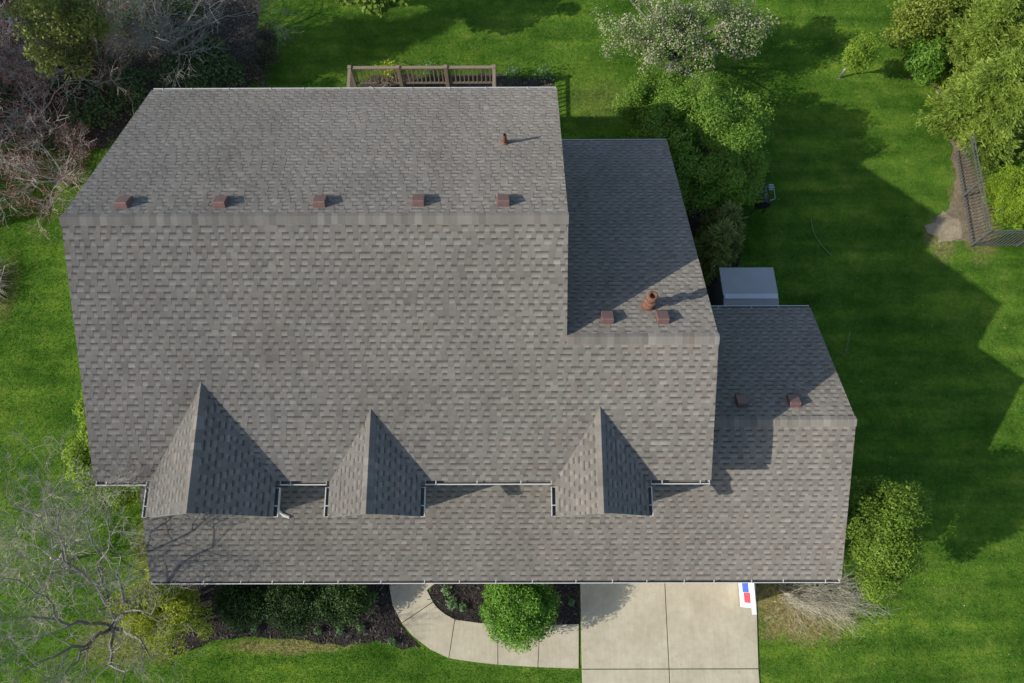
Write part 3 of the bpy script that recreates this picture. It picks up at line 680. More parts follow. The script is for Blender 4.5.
def bare_tree(name, base, height, spread, mat, label, cat='tree', group=None, seed=0, nl=7, levels=4, r0=.12, lean=(0, 0), up0=.55, bud=None, nbud=0, kids=(5, 8), twig_r=.0045, trunk_h=.25, len0=1.0, limbs_at=None, twig=None):
    rs = random.Random(seed); base = np.array(base, float); root = empty(name, tuple(base), label, cat, group)
    trunk = MB(); limbs = MB(); tips = []
    top = base + np.array([lean[0]*.3, lean[1]*.3, height*trunk_h])
    if not limbs_at: trunk.tube([base, (base+top)/2 + np.array([.04, -.03, 0]), top], [r0*1.2, r0, r0*.9], 10)
    def grow(p, d, Ln, r, lv):
        nseg = 5 if lv < 2 else 4; pts = [p]; rad = [r]; q = p.copy(); dd = d.copy()
        for i in range(nseg):
            dd = dd + np.array([rs.gauss(0, .17), rs.gauss(0, .17), rs.gauss(.03, .13)]); dd /= np.linalg.norm(dd)
            q = q + dd*Ln/nseg
            if q[2] < .15: q[2] = .15 + rs.random()*.1
            pts.append(q.copy()); rad.append(max(twig_r*.7, r*(1-.8*(i+1)/nseg)))
        (trunk if lv == 0 else limbs).tube(pts, rad, 7 if lv == 0 else (5 if lv < 3 else 3), cap=False)
        tips.append(pts[-1])
        if lv >= levels-1: return
        nk = rs.randint(*kids) if lv < levels-2 else rs.randint(3, 6)
        for j in range(nk):
            f = rs.uniform(.25, 1.0); i = min(nseg-1, int(f*nseg)); s = pts[i] + (pts[i+1]-pts[i])*(f*nseg-i)
            ax = pts[i+1]-pts[i]; ax /= np.linalg.norm(ax)
            rnd = np.array([rs.gauss(0, 1), rs.gauss(0, 1), rs.gauss(0, .7)]); rnd -= ax*(rnd@ax); rnd /= np.linalg.norm(rnd)+1e-9
            nd = ax*rs.uniform(.5, 1.0)+rnd*rs.uniform(.5, .95) + np.array([0, 0, .12]); nd /= np.linalg.norm(nd)
            grow(s, nd, Ln*rs.uniform(.38, .68), max(twig_r, r*(1-.7*f)*.6), lv+1)
    for li, lp in enumerate(limbs_at or ()):
        P = [np.array(at(*q)) for q in lp]; pts = [P[0]]; 
        for a_, b_ in zip(P[:-1], P[1:]):
            for k in range(1, 4):
                j = .07 if k < 3 else .02; pts.append(a_+(b_-a_)*k/3 + np.array([rs.gauss(0, j), rs.gauss(0, j), rs.gauss(0, j)]))
        n = len(pts); r1 = r0 if lp[0][2] < .5 else r0*.55; rad = [max(.011, r1*(1-.88*i/(n-1))) for i in range(n)]
        trunk.tube(pts, rad, 7, cap=False)
        for i in range(3, n):
            for _ in range(rs.randint(1, 2)):
                ax = pts[i]-pts[i-1]; ax /= np.linalg.norm(ax); rnd = np.array([rs.gauss(0, 1), rs.gauss(0, 1), rs.gauss(0, .7)]); rnd -= ax*(rnd@ax); rnd /= np.linalg.norm(rnd)
                nd = ax*rs.uniform(.4, .9)+rnd*rs.uniform(.5, 1)+np.array([0, 0, .15]); nd /= np.linalg.norm(nd)
                grow(pts[i], nd, spread*rs.uniform(.3, .62), rad[i]*.5, 1)
    for i in range(nl if not limbs_at else 0):
        a = 2*math.pi*(i+rs.uniform(-.3, .3))/nl; e = up0*rs.uniform(.55, 1.5)
        d = np.array([math.cos(a)+lean[0]/spread, math.sin(a)+lean[1]/spread, e]); d /= np.linalg.norm(d)
        f = rs.uniform(.55, 1.); s = base + (top-base)*f
        grow(s, d, spread*rs.uniform(.75, 1.15)*len0, r0*rs.uniform(.4, .7), 0)
    trunk.build('trunk', mat, root, smooth=True); limbs.build('branches', twig or mat, root)
    if bud:
        rr = np.random.default_rng(seed); tp = np.array(tips); C = tp[rr.integers(0, len(tp), nbud)] + rr.normal(0, .06, (nbud, 3))
        V, T = leaf_quads(C, unit(rr.normal(size=(nbud, 3))), .05, .6, rr.uniform(0, 1, nbud)); np_mesh('buds', V, 4, bud, root, T)
    return root
def conifer(name, base, height, rad, mat, label, group=None, seed=0, nbr=190, spray=.34, top_px=None):
    rs = np.random.default_rng(seed); base = np.array(base, float); root = empty(name, tuple(base), label, 'tree', group)
    Vs, Ts = [], []; ph = rs.uniform(0, 6.28, 3)
    tr = MB(); tr.tube([base, base+np.array([0, 0, height*.6]), base+np.array([.03, .02, height*.97])], [.13, .09, .02], 8)
    for i in range(nbr):
        h = 1-rs.uniform(0, 1)**.62*.93; h = min(.985, max(.06, 1-h if False else rs.uniform(.05, .985)))
        rr = rad*(1-h)**.75*(1+.22*math.sin(3*h*9+ph[0])+rs.normal(0, .14)); a = rs.uniform(0, 6.28)
        rr *= 1+.24*math.sin(3*a+ph[1])+.16*math.sin(7*a+ph[2])
        d = np.array([math.cos(a), math.sin(a), 0]); p0 = base+np.array([0, 0, h*height])
        L_ = max(.12, rr); nsp = max(3, int(L_/.055)); tb = rs.normal(0, .1)
        side = np.array([-d[1], d[0], 0]); sag = rs.uniform(-.05, .4)
        for k in range(nsp):
            f = .25+.75*(k+rs.uniform(0, 1))/nsp
            C = p0 + d*L_*f + np.array([0, 0, (.35*f-.55*f*f*sag*2)*L_*.6]) + side*rs.normal(0, .05+.07*L_*f)
            nl = 9
            out = unit(d*rs.uniform(.5, 1.1, (nl, 1)) + side*rs.normal(0, .65, (nl, 1)) + np.array([0, 0, 1.])*rs.normal(.12, .3, (nl, 1)))
            ln = spray*rs.uniform(.45, 1.1, (nl, 1))*(.65+.5*f); Nn = unit(np.array([0, 0, 1.])+rs.normal(0, .45, (nl, 3)))
            b = unit(np.cross(Nn, out))*ln*.115
            S = C + rs.normal(0, .035, (nl, 3))
            V = np.stack([S, S+out*ln*.55+b, S+out*ln, S+out*ln*.55-b], 1).reshape(-1, 3)
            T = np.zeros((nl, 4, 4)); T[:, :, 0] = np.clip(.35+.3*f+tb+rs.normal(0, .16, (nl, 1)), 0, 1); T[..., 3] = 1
            Vs.append(V); Ts.append(T.reshape(-1, 4))
    np_mesh('crown', np.concatenate(Vs), 4, mat, root, np.concatenate(Ts)); tr.build('trunk', M['barkdark'], root, smooth=True)
    return root

# --- front of the house
shrub('round_shrub', 520, 607, 1.02, 46, 46, 1.08, L['box'], 'bright green ball-clipped shrub overhanging the front path beside the driveway', ncl=170, csz=.24, per=190, leaf=.055, seed=11, jitter=.03)
for i, (px, py, rx, ry, lb) in enumerate(((243, 602, 33, 31, 'dark green yew, leftmost of the three under the front gutter'), (290, 600, 36, 36, 'dark green yew, middle of the three under the front gutter'), (342, 597, 38, 35, 'dark green yew nearest the curved front path, right of two others'))):
    shrub('yew_shrub', px, py, .7, rx, ry, .6, L['yew'], lb, group='dark yews under the front gutter', ncl=60, csz=.27, per=210, leaf=.055, seed=20+i, jitter=.1)
shrub('gold_shrub', 152, 606, 1.3, 38, 34, 1.2, L['gold'], 'yellow-green shrub off the left front corner of the house, under bare branches', ncl=60, csz=.28, per=200, leaf=.06, seed=31, jitter=.28)
shrub('gold_shrub', 184, 616, 1.3, 30, 38, 1.2, L['gold'], 'brighter yellow shrub between the bare tree and the dark yews', ncl=36, csz=.25, per=200, leaf=.06, seed=32, jitter=.25)
shrub('side_shrub', 96, 440, 1.0, 24, 60, .85, L['lime'], 'light green shrub pressed against the left wall of the house', ncl=70, csz=.3, per=190, leaf=.08, seed=33, jitter=.2)
shrub('side_shrub', 118, 497, .7, 26, 16, .6, L['lime'], 'low yellow-green shrub by the left front corner under the first gable gutter', ncl=34, csz=.25, per=190, leaf=.07, seed=34, jitter=.25)
for i, (px, py, s, lb) in enumerate(((372, 597, .20, 'bluish leafy plant in mulch beside the bend of the path'), (447, 590, .17, 'small leafy plant near the gutter inside the path bend'), (452, 603, .20, 'pale sprawling plant in mulch inside the path bend'), (463, 607, .13, 'tiny plant inside the path bend, closest to the round shrub'),
        (318, 631, .11, 'tiny pale seedling in mulch below the middle yew'), (340, 630, .13, 'small low plant in mulch below the right yew'), (361, 628, .14, 'small upright plant in mulch left of the path bend'), (255, 627, .13, 'small sprig in mulch below the leftmost yew'), (392, 641, .14, 'tuft of weeds where mulch meets the outer path edge'), (571, 602, .10, 'single sprig in the dark strip between round shrub and driveway'))):
    c = at(px, py, .08); rs = np.random.default_rng(50+i); n = int(30+s*160); root = empty('bed_plant', (c[0], c[1], 0), lb, 'plant', 'small plants in the front beds')
    d = unit(rs.normal(size=(n, 3))*np.array([1, 1, .3])); C = c + d*s*rs.uniform(.2, 1, (n, 1)); C[:, 2] = np.clip(C[:, 2]+.05, .05, .3)
    V, T = leaf_quads(C, unit(d*.5+np.array([0, 0, 1.])+rs.normal(size=(n, 3))*.3), .09, .5, rs.uniform(.1, .9, n)); np_mesh('foliage', V, 4, L['host'], root, T)

# --- right of the house
shrub('leafy_shrub', 873, 532, 2.4, 54, 68, 1.55, L['lime2'], 'large fresh green shrub at the right front corner of the house', ncl=130, csz=.32, per=330, leaf=.066, seed=41, jitter=.17)
b = at(800, 600)
rt = empty('twiggy_shrub', tuple(b), 'leafless tan twiggy shrub beside the driveway corner, below the leafy green shrub', 'shrub')
mb = MB(); rs = random.Random(5)
for i in range(330):
    a = rs.gauss(-.35, .75); ln = rs.uniform(.35, 1.5)*(1.1 if abs(a+.3) < .6 else .75); s = np.array(at(rs.uniform(778, 832), rs.uniform(584, 604), .05))
    e = s + np.array([math.cos(a)*ln, math.sin(a)*ln*.85, rs.uniform(.1, .85)]); mid = (s+e)/2 + np.array([rs.gauss(0, .08), rs.gauss(0, .08), .22])
    mb.tube([s, mid, e], [.011 if i < 14 else .0035, .003, .0015], 4, cap=False)
    for k in range(4):
        f = rs.uniform(.4, 1); q = mid + (e-mid)*f; mb.tube([q, q+np.array([rs.gauss(.08, .14), rs.gauss(0, .14), rs.uniform(-.03, .18)])], [.0025, .0015], 3, cap=False)
for k in range(5):
    s = at(780+k*4, 590+k*3, .15); e = at(808+k*9, 606+k*6, .45); mb.tube([s, (s+e)/2+np.array([0, .05, .1]), e], [.022, .016, .008], 6)
mb.build('stem', M['twigtan'], rt)
leafs = np.random.default_rng(8); n = 700; C = at(845, 618, .4) + leafs.normal(0, 1, (n, 3))*np.array([.75, .55, .14]); C[:, 2] = np.clip(C[:, 2], .05, 1)
V, T = leaf_quads(C, unit(leafs.normal(size=(n, 3))+np.array([0, 0, .8])), .045, .5, leafs.uniform(0, 1, n)); np_mesh('foliage', V, 4, L['host'], rt, T)

# --- behind the right wing
leafy_tree('leafy_tree', (690, 175), 704, 144, 2.1, 80, 84, 1.45, L['lush'], 'big round green tree growing close behind the right wing roof', ncl=210, csz=.42, per=480, leaf=.068, seed=61, jitter=.13, r0=.13)
leafy_tree('leafy_shrub', (648, 108), 652, 103, 1.5, 40, 34, 1.0, L['lush'], 'smaller green tree in front of the white blossom, left of the big round one', ncl=60, csz=.38, per=420, leaf=.068, seed=62, jitter=.2, r0=.08)
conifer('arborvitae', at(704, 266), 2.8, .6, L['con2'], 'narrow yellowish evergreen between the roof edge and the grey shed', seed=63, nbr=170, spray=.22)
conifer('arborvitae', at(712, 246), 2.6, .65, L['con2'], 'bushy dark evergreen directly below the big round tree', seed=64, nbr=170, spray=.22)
wt, wcl = leafy_tree('blossom_tree', (672, 62), 681, 33, 2.3, 92, 52, .95, L['blossom'], 'airy tree covered in cream white blossom behind the house', ncl=115, csz=.36, per=120, leaf=.058, seed=65, jitter=.4, r0=.11, asp=.8)
crown('leaves', L['spring'], wt, [(c+np.array([.0, 0, -.1]), r, t) for c, r, t in wcl], 130, .06, .5, 66)
# young tree with a white trunk guard
b = at(839.5, 78); yt = empty('young_tree', tuple(b), 'small bright green young tree with a white trunk guard alone on the lawn', 'tree')
c = at(859, 53, 1.75); cl = clumps(c, (.52, .5, .75), 46, .24, 67, 'ball', .3); crown('crown', L['lime'], yt, cl, 95, .075, .5, 67)
limb_net(b, [cl[i][0] for i in range(0, 40, 4)], .03, 67, M['bark'], yt, zf=.45)
mb = MB(); mb.lathe(b, [(.035, 0), (.032, .55), (.025, .55)], 10); mb.build('trunk_guard', M['white'], yt)
# --- upper right: evergreens, lime tree, clipped hedge
for i, (px, py, h, r, lb) in enumerate(((957, 122, 3.7, 1.15, 'feathery evergreen nearest the lawn, above the bare soil'), (990, 90, 4.9, 1.3, 'tall feathery evergreen in the middle of the right-hand clump'), (976, 140, 3.0, .95, 'feathery evergreen above the corner of the iron fence'), (956, 70, 3.9, 1.3, 'feathery evergreen right of the bright green bush'),
        (1044, 124, 4.4, 1.3, 'feathery evergreen cut by the right edge of the picture'), (1014, 38, 5.0, 1.45, 'feathery evergreen in the upper right corner'), (958, 24, 4.2, 1.45, 'feathery evergreen at the top edge beside the yellow-green tree'))):
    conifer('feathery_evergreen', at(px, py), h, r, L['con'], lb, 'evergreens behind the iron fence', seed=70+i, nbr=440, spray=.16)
leafy_tree('yellow_tree', (912, 22), 918, 14, 1.3, 36, 38, 1.2, L['yg'], 'yellow-green loose tree at the top edge left of the evergreens', ncl=60, csz=.38, per=170, leaf=.09, seed=81, jitter=.3, r0=.05, bark='barkdark')
shrub('bright_shrub', 923, 62, .9, 21, 26, .8, L['spring'], 'vivid green bush at the lawn edge in front of the evergreens', ncl=44, csz=.3, per=190, leaf=.1, seed=82, jitter=.25)
shrub('clipped_hedge', 1018, 199, .85, 42, 40, .78, L['limeh'], 'clipped lime green hedge inside the iron fence corner', 'hedge', ncl=190, csz=.2, per=260, leaf=.042, seed=83, jitter=.05)

# --- upper left: trees standing in shade
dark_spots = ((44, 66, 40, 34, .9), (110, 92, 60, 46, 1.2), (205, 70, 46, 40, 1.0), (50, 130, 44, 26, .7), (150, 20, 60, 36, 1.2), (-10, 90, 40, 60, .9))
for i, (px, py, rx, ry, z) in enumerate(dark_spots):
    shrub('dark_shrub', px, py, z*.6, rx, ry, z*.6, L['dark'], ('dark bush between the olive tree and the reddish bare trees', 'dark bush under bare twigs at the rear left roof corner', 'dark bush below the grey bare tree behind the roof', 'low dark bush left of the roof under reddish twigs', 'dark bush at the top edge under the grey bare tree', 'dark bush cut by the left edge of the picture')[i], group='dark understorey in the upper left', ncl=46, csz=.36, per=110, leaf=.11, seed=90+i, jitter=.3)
shrub('plum_shrub', 262, 55, .5, 20, 46, .45, L['plum'], 'low brownish bush between the grey bare tree and the shaded lawn', ncl=40, csz=.25, per=120, leaf=.06, seed=97, jitter=.3)
leafy_tree('olive_tree', (80, 40), 56, 18, 4.4, 52, 50, 1.5, L['olive'], 'olive green leafy tree near the upper left corner', ncl=70, csz=.4, per=190, leaf=.085, seed=98, jitter=.4, r0=.09, bark='barkdark')
bare_tree('bare_tree', at(178, 72), 4.6, 2.6, M['bark'], 'pale grey leafless tree behind the rear left roof edge', seed=101, nl=8, r0=.10, up0=1.0, levels=4, lean=(.35, .5), twig_r=.006)
for i, (px, py, sp, lb) in enumerate(((112, 78, 2.7, 'leafless tree with reddish buds, right of the olive green one'), (52, 128, 2.5, 'leafless tree with reddish buds left of the rear roof corner'), (70, 186, 2.0, 'low reddish bare tree beside the left end of the main ridge'), (12, 100, 2.3, 'leafless tree with reddish buds at the left edge of the picture'))):
    bare_tree('redbud_tree', at(px, py), (3.4, 3.2, 2.2, 2.4)[i], sp, M['barkpink'], lb, group='reddish bare trees in the upper left', seed=110+i, nl=(6, 6, 6, 4)[i], r0=.055, up0=.85, levels=4, kids=(5, 8), bud=L['bud'], nbud=6000, twig_r=.0045)
# --- lower left bare tree
limb_px = [[(112, 628, .2), (108, 606, 1.6), (97, 582, 2.6), (72, 566, 3.2), (52, 548, 3.8), (40, 520, 4.4), (8, 496, 4.8)],
  [(108, 606, 1.6), (102, 570, 3.0), (92, 545, 4.0), (86, 515, 4.8), (84, 488, 5.3)], [(72, 566, 3.2), (58, 530, 4.2), (46, 500, 4.8), (62, 478, 5.2)],
  [(112, 628, .2), (88, 624, 1.8), (60, 622, 2.8), (30, 616, 3.6), (-10, 612, 4.2)], [(60, 622, 2.8), (44, 596, 3.8), (20, 580, 4.4), (-10, 566, 5.0)],
  [(112, 628, .2), (92, 640, 1.6), (66, 652, 2.6), (34, 664, 3.4), (8, 690, 4.0)], [(92, 640, 1.6), (78, 662, 2.8), (58, 684, 3.6), (40, 700, 4.2)],
  [(112, 628, .2), (112, 650, 1.6), (116, 668, 2.5), (128, 690, 3.4)], [(112, 628, .2), (124, 612, 2.0), (122, 592, 3.2), (120, 566, 4.2), (112, 540, 5.0)],
  [(124, 612, 2.0), (140, 612, 2.8), (156, 604, 3.4)], [(97, 582, 2.6), (104, 556, 4.0), (110, 530, 5.0), (104, 500, 5.4)], [(112, 628, .2), (140, 640, 1.4), (160, 652, 2.2)]]
bare_tree('bare_tree', at(112, 628), 5.5, 2.3, M['bark'], 'wide grey leafless tree in the lower left corner of the yard', seed=121, levels=4, r0=.06, kids=(4, 6), twig_r=.0042, limbs_at=limb_px, twig=M['twiggrey'])
bare_tree('bare_tree', at(70, 560), 3.6, 1.7, M['twigtan'], 'thin tan leafless sapling above the wide bare tree', seed=122, nl=5, r0=.04, up0=.8, levels=4, lean=(-.2, .1), twig_r=.005)
# dry clump at the left edge
c = at(-10, 288); gr = empty('dry_grass_clump', tuple(c), 'dry tan ornamental grass clump cut by the left edge', 'plant'); mb = MB(); rs = random.Random(9)
for i in range(420):
    a = rs.uniform(0, 6.28); ln = rs.uniform(.3, 1.05); s = c + np.array([rs.gauss(0, .16), rs.gauss(0, .2), 0])
    mb.tube([s, s+np.array([math.cos(a)*ln*.5, math.sin(a)*ln*.6, ln*.6]), s+np.array([math.cos(a)*ln*.9, math.sin(a)*ln*1.1, ln*.45])], [.008, .006, .002], 3, cap=False)
mb.build('stem', M['twigtan'], gr)
# leafy branches reaching in at the top edge
leafy_tree('leafy_tree', None, 362, -25, 3.0, 62, 38, 1.2, L['young'], 'tree whose pale green leaf tips hang in at the top edge above the deck', ncl=70, csz=.36, per=120, leaf=.14, seed=131, jitter=.35, r0=.14, asp=.8, base=(at(362, -25, 3.0)[0], at(362, -25, 3.0)[1]+1.3, 0))
# unseen tree and house added west of the picture to shade its upper left
conifer('shade_spruce', (-22.5, 13.2, 0), 13, 1.7, L['con2'], 'tall dark spruce added unseen beyond the left edge of the yard to shade it', seed=140, nbr=420, spray=.5)
nh = empty('neighbour_house', (-28, 16.5, 0), 'unseen neighbouring house, added beyond the left edge of the yard for its shade, grey roof', 'house')
mb = MB(); mb.prism([(-32.5, 0), (-23.5, 0), (-23.5, 5.2), (-28, 7.9), (-32.5, 5.2)], 9.2, 24, 'y'); nw = mb.build('wall', M['siding'], nh)
for y in (11.5, 15, 18.5, 22):
    for z in (1.5, 4.1): window(nw, (-23.5, y, z), 1.0, 1.3, 'y', 1)
sl = hyp(5.0, 3.0)
shingles('roof', M['shingle'], nh, (-23, 0, 5.0), (0, 1, 0), (-5, 0, 3.0), sl, lambda v: (8.9, 24.3), 200); shingles('roof', M['shingle'], nh, (-33, 0, 5.0), (0, 1, 0), (5, 0, 3.0), sl, lambda v: (8.9, 24.3), 201)
mb = MB(); mb.prism([(-23.05, 4.97), (-28, 7.995), (-32.95, 4.97), (-32.95, 4.9), (-28, 7.905), (-23.05, 4.9)], 8.92, 24.28, 'y'); mb.build('fascia', M['fascia'], nh)

# ------------------------------------------------------------------ deck behind the house
zt, zd = 1.62, .66
pl, pr = at(349.5, 67.5, zt), at(494, 66.5, zt); yk = pl[1]; x0, x1 = pl[0], pr[0]
dk = empty('deck', ((x0+x1)/2, 14.5, 0), 'brown timber deck with baluster railing behind the house', 'deck')
mb = MB(); nb = int((yk-12.46)/.145)
for i in range(nb): mb.box(x0, x1, 12.46+i*.145, 12.46+i*.145+.138, zd-.035, zd)
mb.build('deck_floor', M['deck'], dk)
mb = MB(); mb.box(x0+.02, x1-.02, yk-.12, yk-.08, zd-.24, zd-.036); mb.box(x0+.02, x0+.06, 12.46, yk-.12, zd-.24, zd-.036); mb.box(x1-.06, x1-.02, 12.46, yk-.12, zd-.24, zd-.036); mb.build('deck_skirt', M['deck'], dk)
px_ = [x0, x0+(x1-x0)*.335, x0+(x1-x0)*.665, x1]
for x in px_:
    mb = MB(); mb.box(x-.06, x+.06, yk-.06, yk+.06, 0, zt+.05); mb.build('post', M['rail'], dk, bevel=.01)
for x in (x0, x1):
    mb = MB(); mb.box(x-.05, x+.05, 12.9, 13.0, 0, zt); mb.build('post', M['rail'], dk)
for a, b in zip(px_[:-1], px_[1:]):
    mb = MB(); mb.box(a+.062, b-.062, yk-.05, yk+.05, zt-.035, zt+.005); mb.build('top_rail', M['rail'], dk)
    mb = MB(); mb.box(a+.062, b-.062, yk-.02, yk+.02, zd+.08, zd+.16); mb.build('bottom_rail', M['rail'], dk)
    nn = 10
    for k in range(nn):
        x = a+(b-a)*(k+1)/(nn+1); mb = MB(); mb.box(x-.018, x+.018, yk-.018, yk+.018, zd+.162, zt-.037); mb.build('baluster', M['rail'], dk)
for x in (x0, x1):
    mb = MB(); mb.box(x-.05, x+.05, 13.0, yk-.062, zt-.03, zt+.008); mb.build('top_rail', M['rail'], dk)
    for k in range(16):
        y = 13.1+(yk-13.2)*(k+1)/17; mb = MB(); mb.box(x-.018, x+.018, y-.018, y+.018, zd+.002, zt-.032); mb.build('baluster', M['rail'], dk)
for i, (px, py, lb) in enumerate(((388, 75, 'small yellowish plant in front of the deck railing'), (428, 76, 'small grey plant under the middle of the deck railing'), (512, 79, 'low bluish plant right of the deck'), (545, 79, 'low green plant behind the right end of the main gutter'))):
    c = at(px, py-6, .3); rs = np.random.default_rng(150+i); n = 260; root = empty('deck_plant', (c[0], c[1], 0), lb, 'plant', 'small plants around the deck')
    C = c + rs.normal(0, .16, (n, 3)); C[:, 2] = np.clip(C[:, 2], .05, .6); V, T = leaf_quads(C, unit(rs.normal(size=(n, 3))+np.array([0, 0, .8])), .08, .5, rs.uniform(0, 1, n)); np_mesh('foliage', V, 4, L['gold'] if i == 0 else L['host'], root, T)

# ------------------------------------------------------------------ grey storage shed behind the garage wing
zrs = 2.05; a, b = at(723.5, 296.5, zrs), at(778.5, 296.5, zrs); xa, xb = a[0], b[0]; ys = (a[1]+b[1])/2
zes = 1.85; bk = at(750, 267.5, zes)[1]; dp = bk-ys
sh = empty('storage_shed', ((xa+xb)/2, ys, 0), 'grey resin storage shed with pale ridge strip behind the garage wing', 'shed')
mb = MB(); mb.box(xa+.1, xb-.1, ys-dp+.08, bk-.1, 0, zes-.02); mb.build('wall', M['resin3'], sh, bevel=.02)
for sgn in (1, -1):
    mb = MB(); nr = 12
    for k in range(nr):          # ribbed panels
        f0, f1 = k/nr, (k+1)/nr-.0015
        y_0, y_1 = ys+sgn*(dp*f0+.03), ys+sgn*(dp*f1+.03 if k < nr-1 else dp); z_0, z_1 = zrs-(zrs-zes)*f0, zrs-(zrs-zes)*f1
        ya_, yb_ = (y_0, y_1); c = [(xa, ya_, z_0-.05), (xb, ya_, z_0-.05), (xb-.0, yb_, z_1-.05), (xa, yb_, z_1-.05), (xa, ya_, z_0), (xb, ya_, z_0), (xb, yb_, z_1), (xa, yb_, z_1)]
        if sgn < 0: c = [c[3], c[2], c[1], c[0], c[7], c[6], c[5], c[4]]
        mb.hexa(c)
    mb.prism([(ys+sgn*.03, zrs-.08), (bk if sgn > 0 else ys-dp, zes-.08), (bk if sgn > 0 else ys-dp, zes-.02), (ys+sgn*.03, zrs-.02)], xa+.01, xb-.01, 'x')
    mb.build('roof_panel', M['resin'], sh)
mb = MB(); mb.prism([(ys-.09, zrs-.05), (ys+.09, zrs-.05), (ys+.075, zrs+.03), (ys-.075, zrs+.03)], xa+.02, xb-.02, 'x'); mb.build('ridge_strip', M['resin2'], sh, bevel=.01)
mb = MB(); mb.box(xa+.3, (xa+xb)/2-.01, bk-.098, bk-.07, .1, zes-.2); mb.box((xa+xb)/2+.01, xb-.3, bk-.098, bk-.07, .1, zes-.2); mb.build('shed_door', M['resin'], sh)
# ------------------------------------------------------------------ black barrel grill half under the tree
gp = at(756, 206); gl = empty('barrel_grill', tuple(gp), 'black barrel grill on the lawn half under the big round tree', 'grill')
mb = MB(); Rg = .24
mb.tube([(gp[0]-.02, gp[1]-.36, .72), (gp[0]-.02, gp[1]-.35, .72), (gp[0]-.02, gp[1]+.35, .72), (gp[0]-.02, gp[1]+.36, .72)], [.2, Rg, Rg, .2], 18); mb.build('barrel', M['black'], gl, smooth=False)
for dx in (-.2, .2):
    for dy in (-.28, .28):
        mb = MB(); mb.tube([(gp[0]+dx, gp[1]+dy, 0), (gp[0]+dx*.6, gp[1]+dy, .58)], .018, 6); mb.build('leg', M['black'], gl)
mb = MB(); mb.tube([(gp[0]+.2, gp[1]-.2, .8), (gp[0]+.36, gp[1]-.16, .82), (gp[0]+.36, gp[1]+.16, .82), (gp[0]+.2, gp[1]+.2, .8)], .014, 6); mb.build('handle', M['steel'], gl)
mb = MB(); mb.box(gp[0]+.2, gp[0]+.4, gp[1]+.22, gp[1]+.26, .68, .70); mb.box(gp[0]+.2, gp[0]+.42, gp[1]+.30, gp[1]+.34, .68, .70); mb.box(gp[0]+.2, gp[0]+.4, gp[1]+.38, gp[1]+.42, .68, .70); mb.build('side_shelf', M['steel'], gl)

# ------------------------------------------------------------------ white sign on the driveway edge
sg0 = at(739, 600); sx = sg0[0]; zt_ = 1.45
tp0, tp1 = at(752.5, 583, zt_), at(755, 614.5, zt_); sx = (tp0[0]+tp1[0])/2; ya, yb = tp1[1], tp0[1]+.35
sn = empty('yard_sign', (sx, (ya+yb)/2, .035), 'white hanging sign with blue and red blocks on the driveway edge', 'sign')
mb = MB(); mb.box(sx-.05, sx+.05, yb-.1, yb, .036, zt_); mb.build('post', M['white'], sn, bevel=.008)
mb = MB(); mb.box(sx-.05, sx+.05, ya, yb-.102, zt_-.10, zt_); mb.build('arm', M['white'], sn, bevel=.008)
mb = MB(); y2, y3 = ya+.16, yb-.16; z2, z3 = .12, zt_-.2; mb.box(sx-.015, sx+.015, y2, y3, z2, z3); pn = mb.build('sign_panel', M['white'], sn)
for yy in (y2+.1, y3-.1):
    mb = MB(); mb.box(sx-.006, sx+.006, yy-.006, yy+.006, z3, zt_-.102); mb.build('hanger', M['steel'], sn)
for s in (-1, 1):
    xa_, xb_ = (sx-.019, sx-.0165) if s < 0 else (sx+.0165, sx+.019)
    mb = MB(); mb.box(xa_, xb_, (y2+y3)/2-.02, (y2+y3)/2+.34, z2+.35, z3-.15); mb.build('blue_block', M['blue'], pn)
    mb = MB(); mb.box(xa_, xb_, y2+.12, (y2+y3)/2-.025, z2+.45, z3-.05); mb.build('red_block', M['red'], pn)

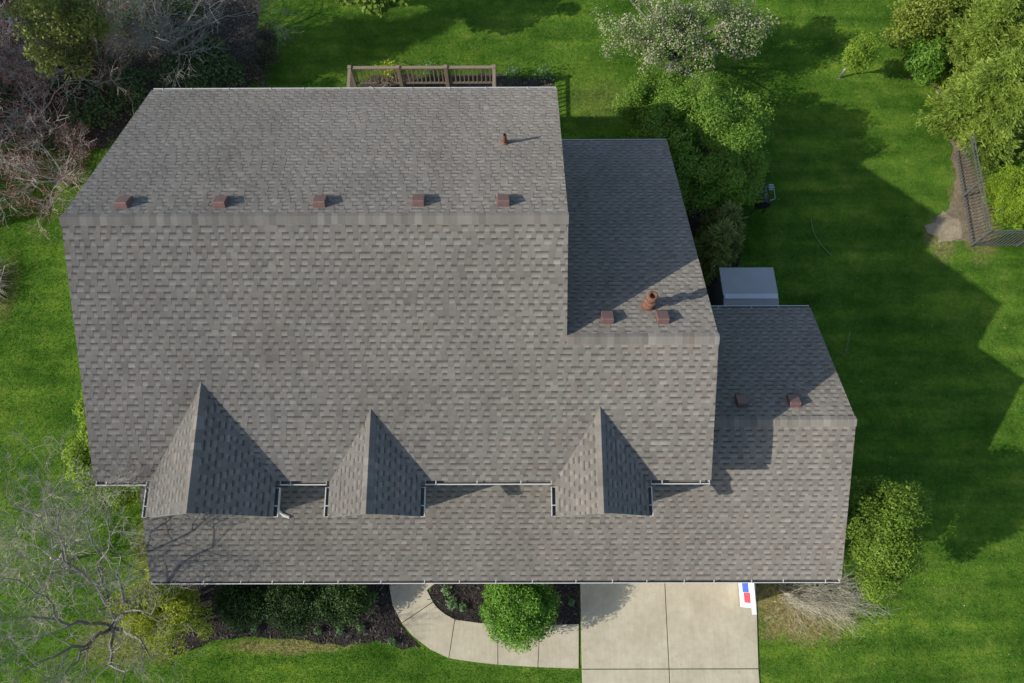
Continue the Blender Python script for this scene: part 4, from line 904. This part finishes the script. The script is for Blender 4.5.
# ------------------------------------------------------------------ iron fence
H_ = 1.2
fA = at(970, 246.5); fN = at(956.5, 166)
fc = empty('iron_fence', tuple(fA), 'grey iron picket fence turning a corner around the clipped hedge', 'fence')
runs = [((fA[0], fA[1]), (fN[0], fN[1]+.5)), ((fA[0], fA[1]), (fA[0]+3.2, fA[1]+.02))]
for ri, (p, q) in enumerate(runs):
    p, q = np.array(p), np.array(q); Ln = np.linalg.norm(q-p); d = (q-p)/Ln; ang = math.atan2(d[1], d[0])
    posts = [0, 1.75, 3.5] if ri == 0 else [1.5, 3.0]
    for s in posts:
        if s > Ln: continue
        c = p+d*s; mb = MB(); mb.box(c[0]-.026, c[0]+.026, c[1]-.026, c[1]+.026, 0, H_+.05); mb.build('post', M['iron'], fc)
    for z in (.12, H_-.16, H_):
        mb = MB(); mb.bar((p[0], p[1], z), (q[0], q[1], z), .022, .03); mb.build('rail', M['iron'], fc)
    n = int(Ln/.115)
    for k in range(1, n):
        c = p+d*(k*.115); mb = MB(); mb.box(c[0]-.009, c[0]+.009, c[1]-.009, c[1]+.009, .03, H_-.01); mb.build('picket', M['iron'], fc)

# ------------------------------------------------------------------ hoses on the lawn, trampoline rim
def hose(pts, lb, r=.008):
    P = [at(x, y, .05) for x, y in pts]; mb = MB(); mb.tube(P, r, 6); tag(mb.build('garden_hose', M['hose'], smooth=True), lb, 'hose')
hose([(811, 218), (812, 226), (815, 235), (820, 243), (826, 250), (832, 256)], 'thin pale curved hose lying on the shaded lawn')
hose([(846, 354), (847, 346), (849, 338), (849.5, 331)], 'short pale hose piece on the shaded lawn right of the garage roof', .006)
tc_ = at(-8, 27, .8); tp = empty('trampoline', (tc_[0], tc_[1], 0), 'round dark trampoline with a grey rim at the upper left corner', 'trampoline')
mb = MB(); mb.lathe((tc_[0], tc_[1], .8), [(0.01, 0), (.6, 0)], 32); mb.build('jump_mat', M['cover'], tp)
ring = [(tc_[0]+.66*math.cos(a), tc_[1]+.66*math.sin(a), .82) for a in np.linspace(0, 2*math.pi, 33)]
mb = MB(); mb.tube(ring, .06, 8, cap=False); mb.build('rim', M['galv'], tp, smooth=True)
for k in range(4):
    a = k*math.pi/2+.5; mb = MB(); mb.tube([(tc_[0]+.66*math.cos(a), tc_[1]+.66*math.sin(a), 0), (tc_[0]+.66*math.cos(a), tc_[1]+.66*math.sin(a), .8)], .025, 6); mb.build('leg', M['galv'], tp)
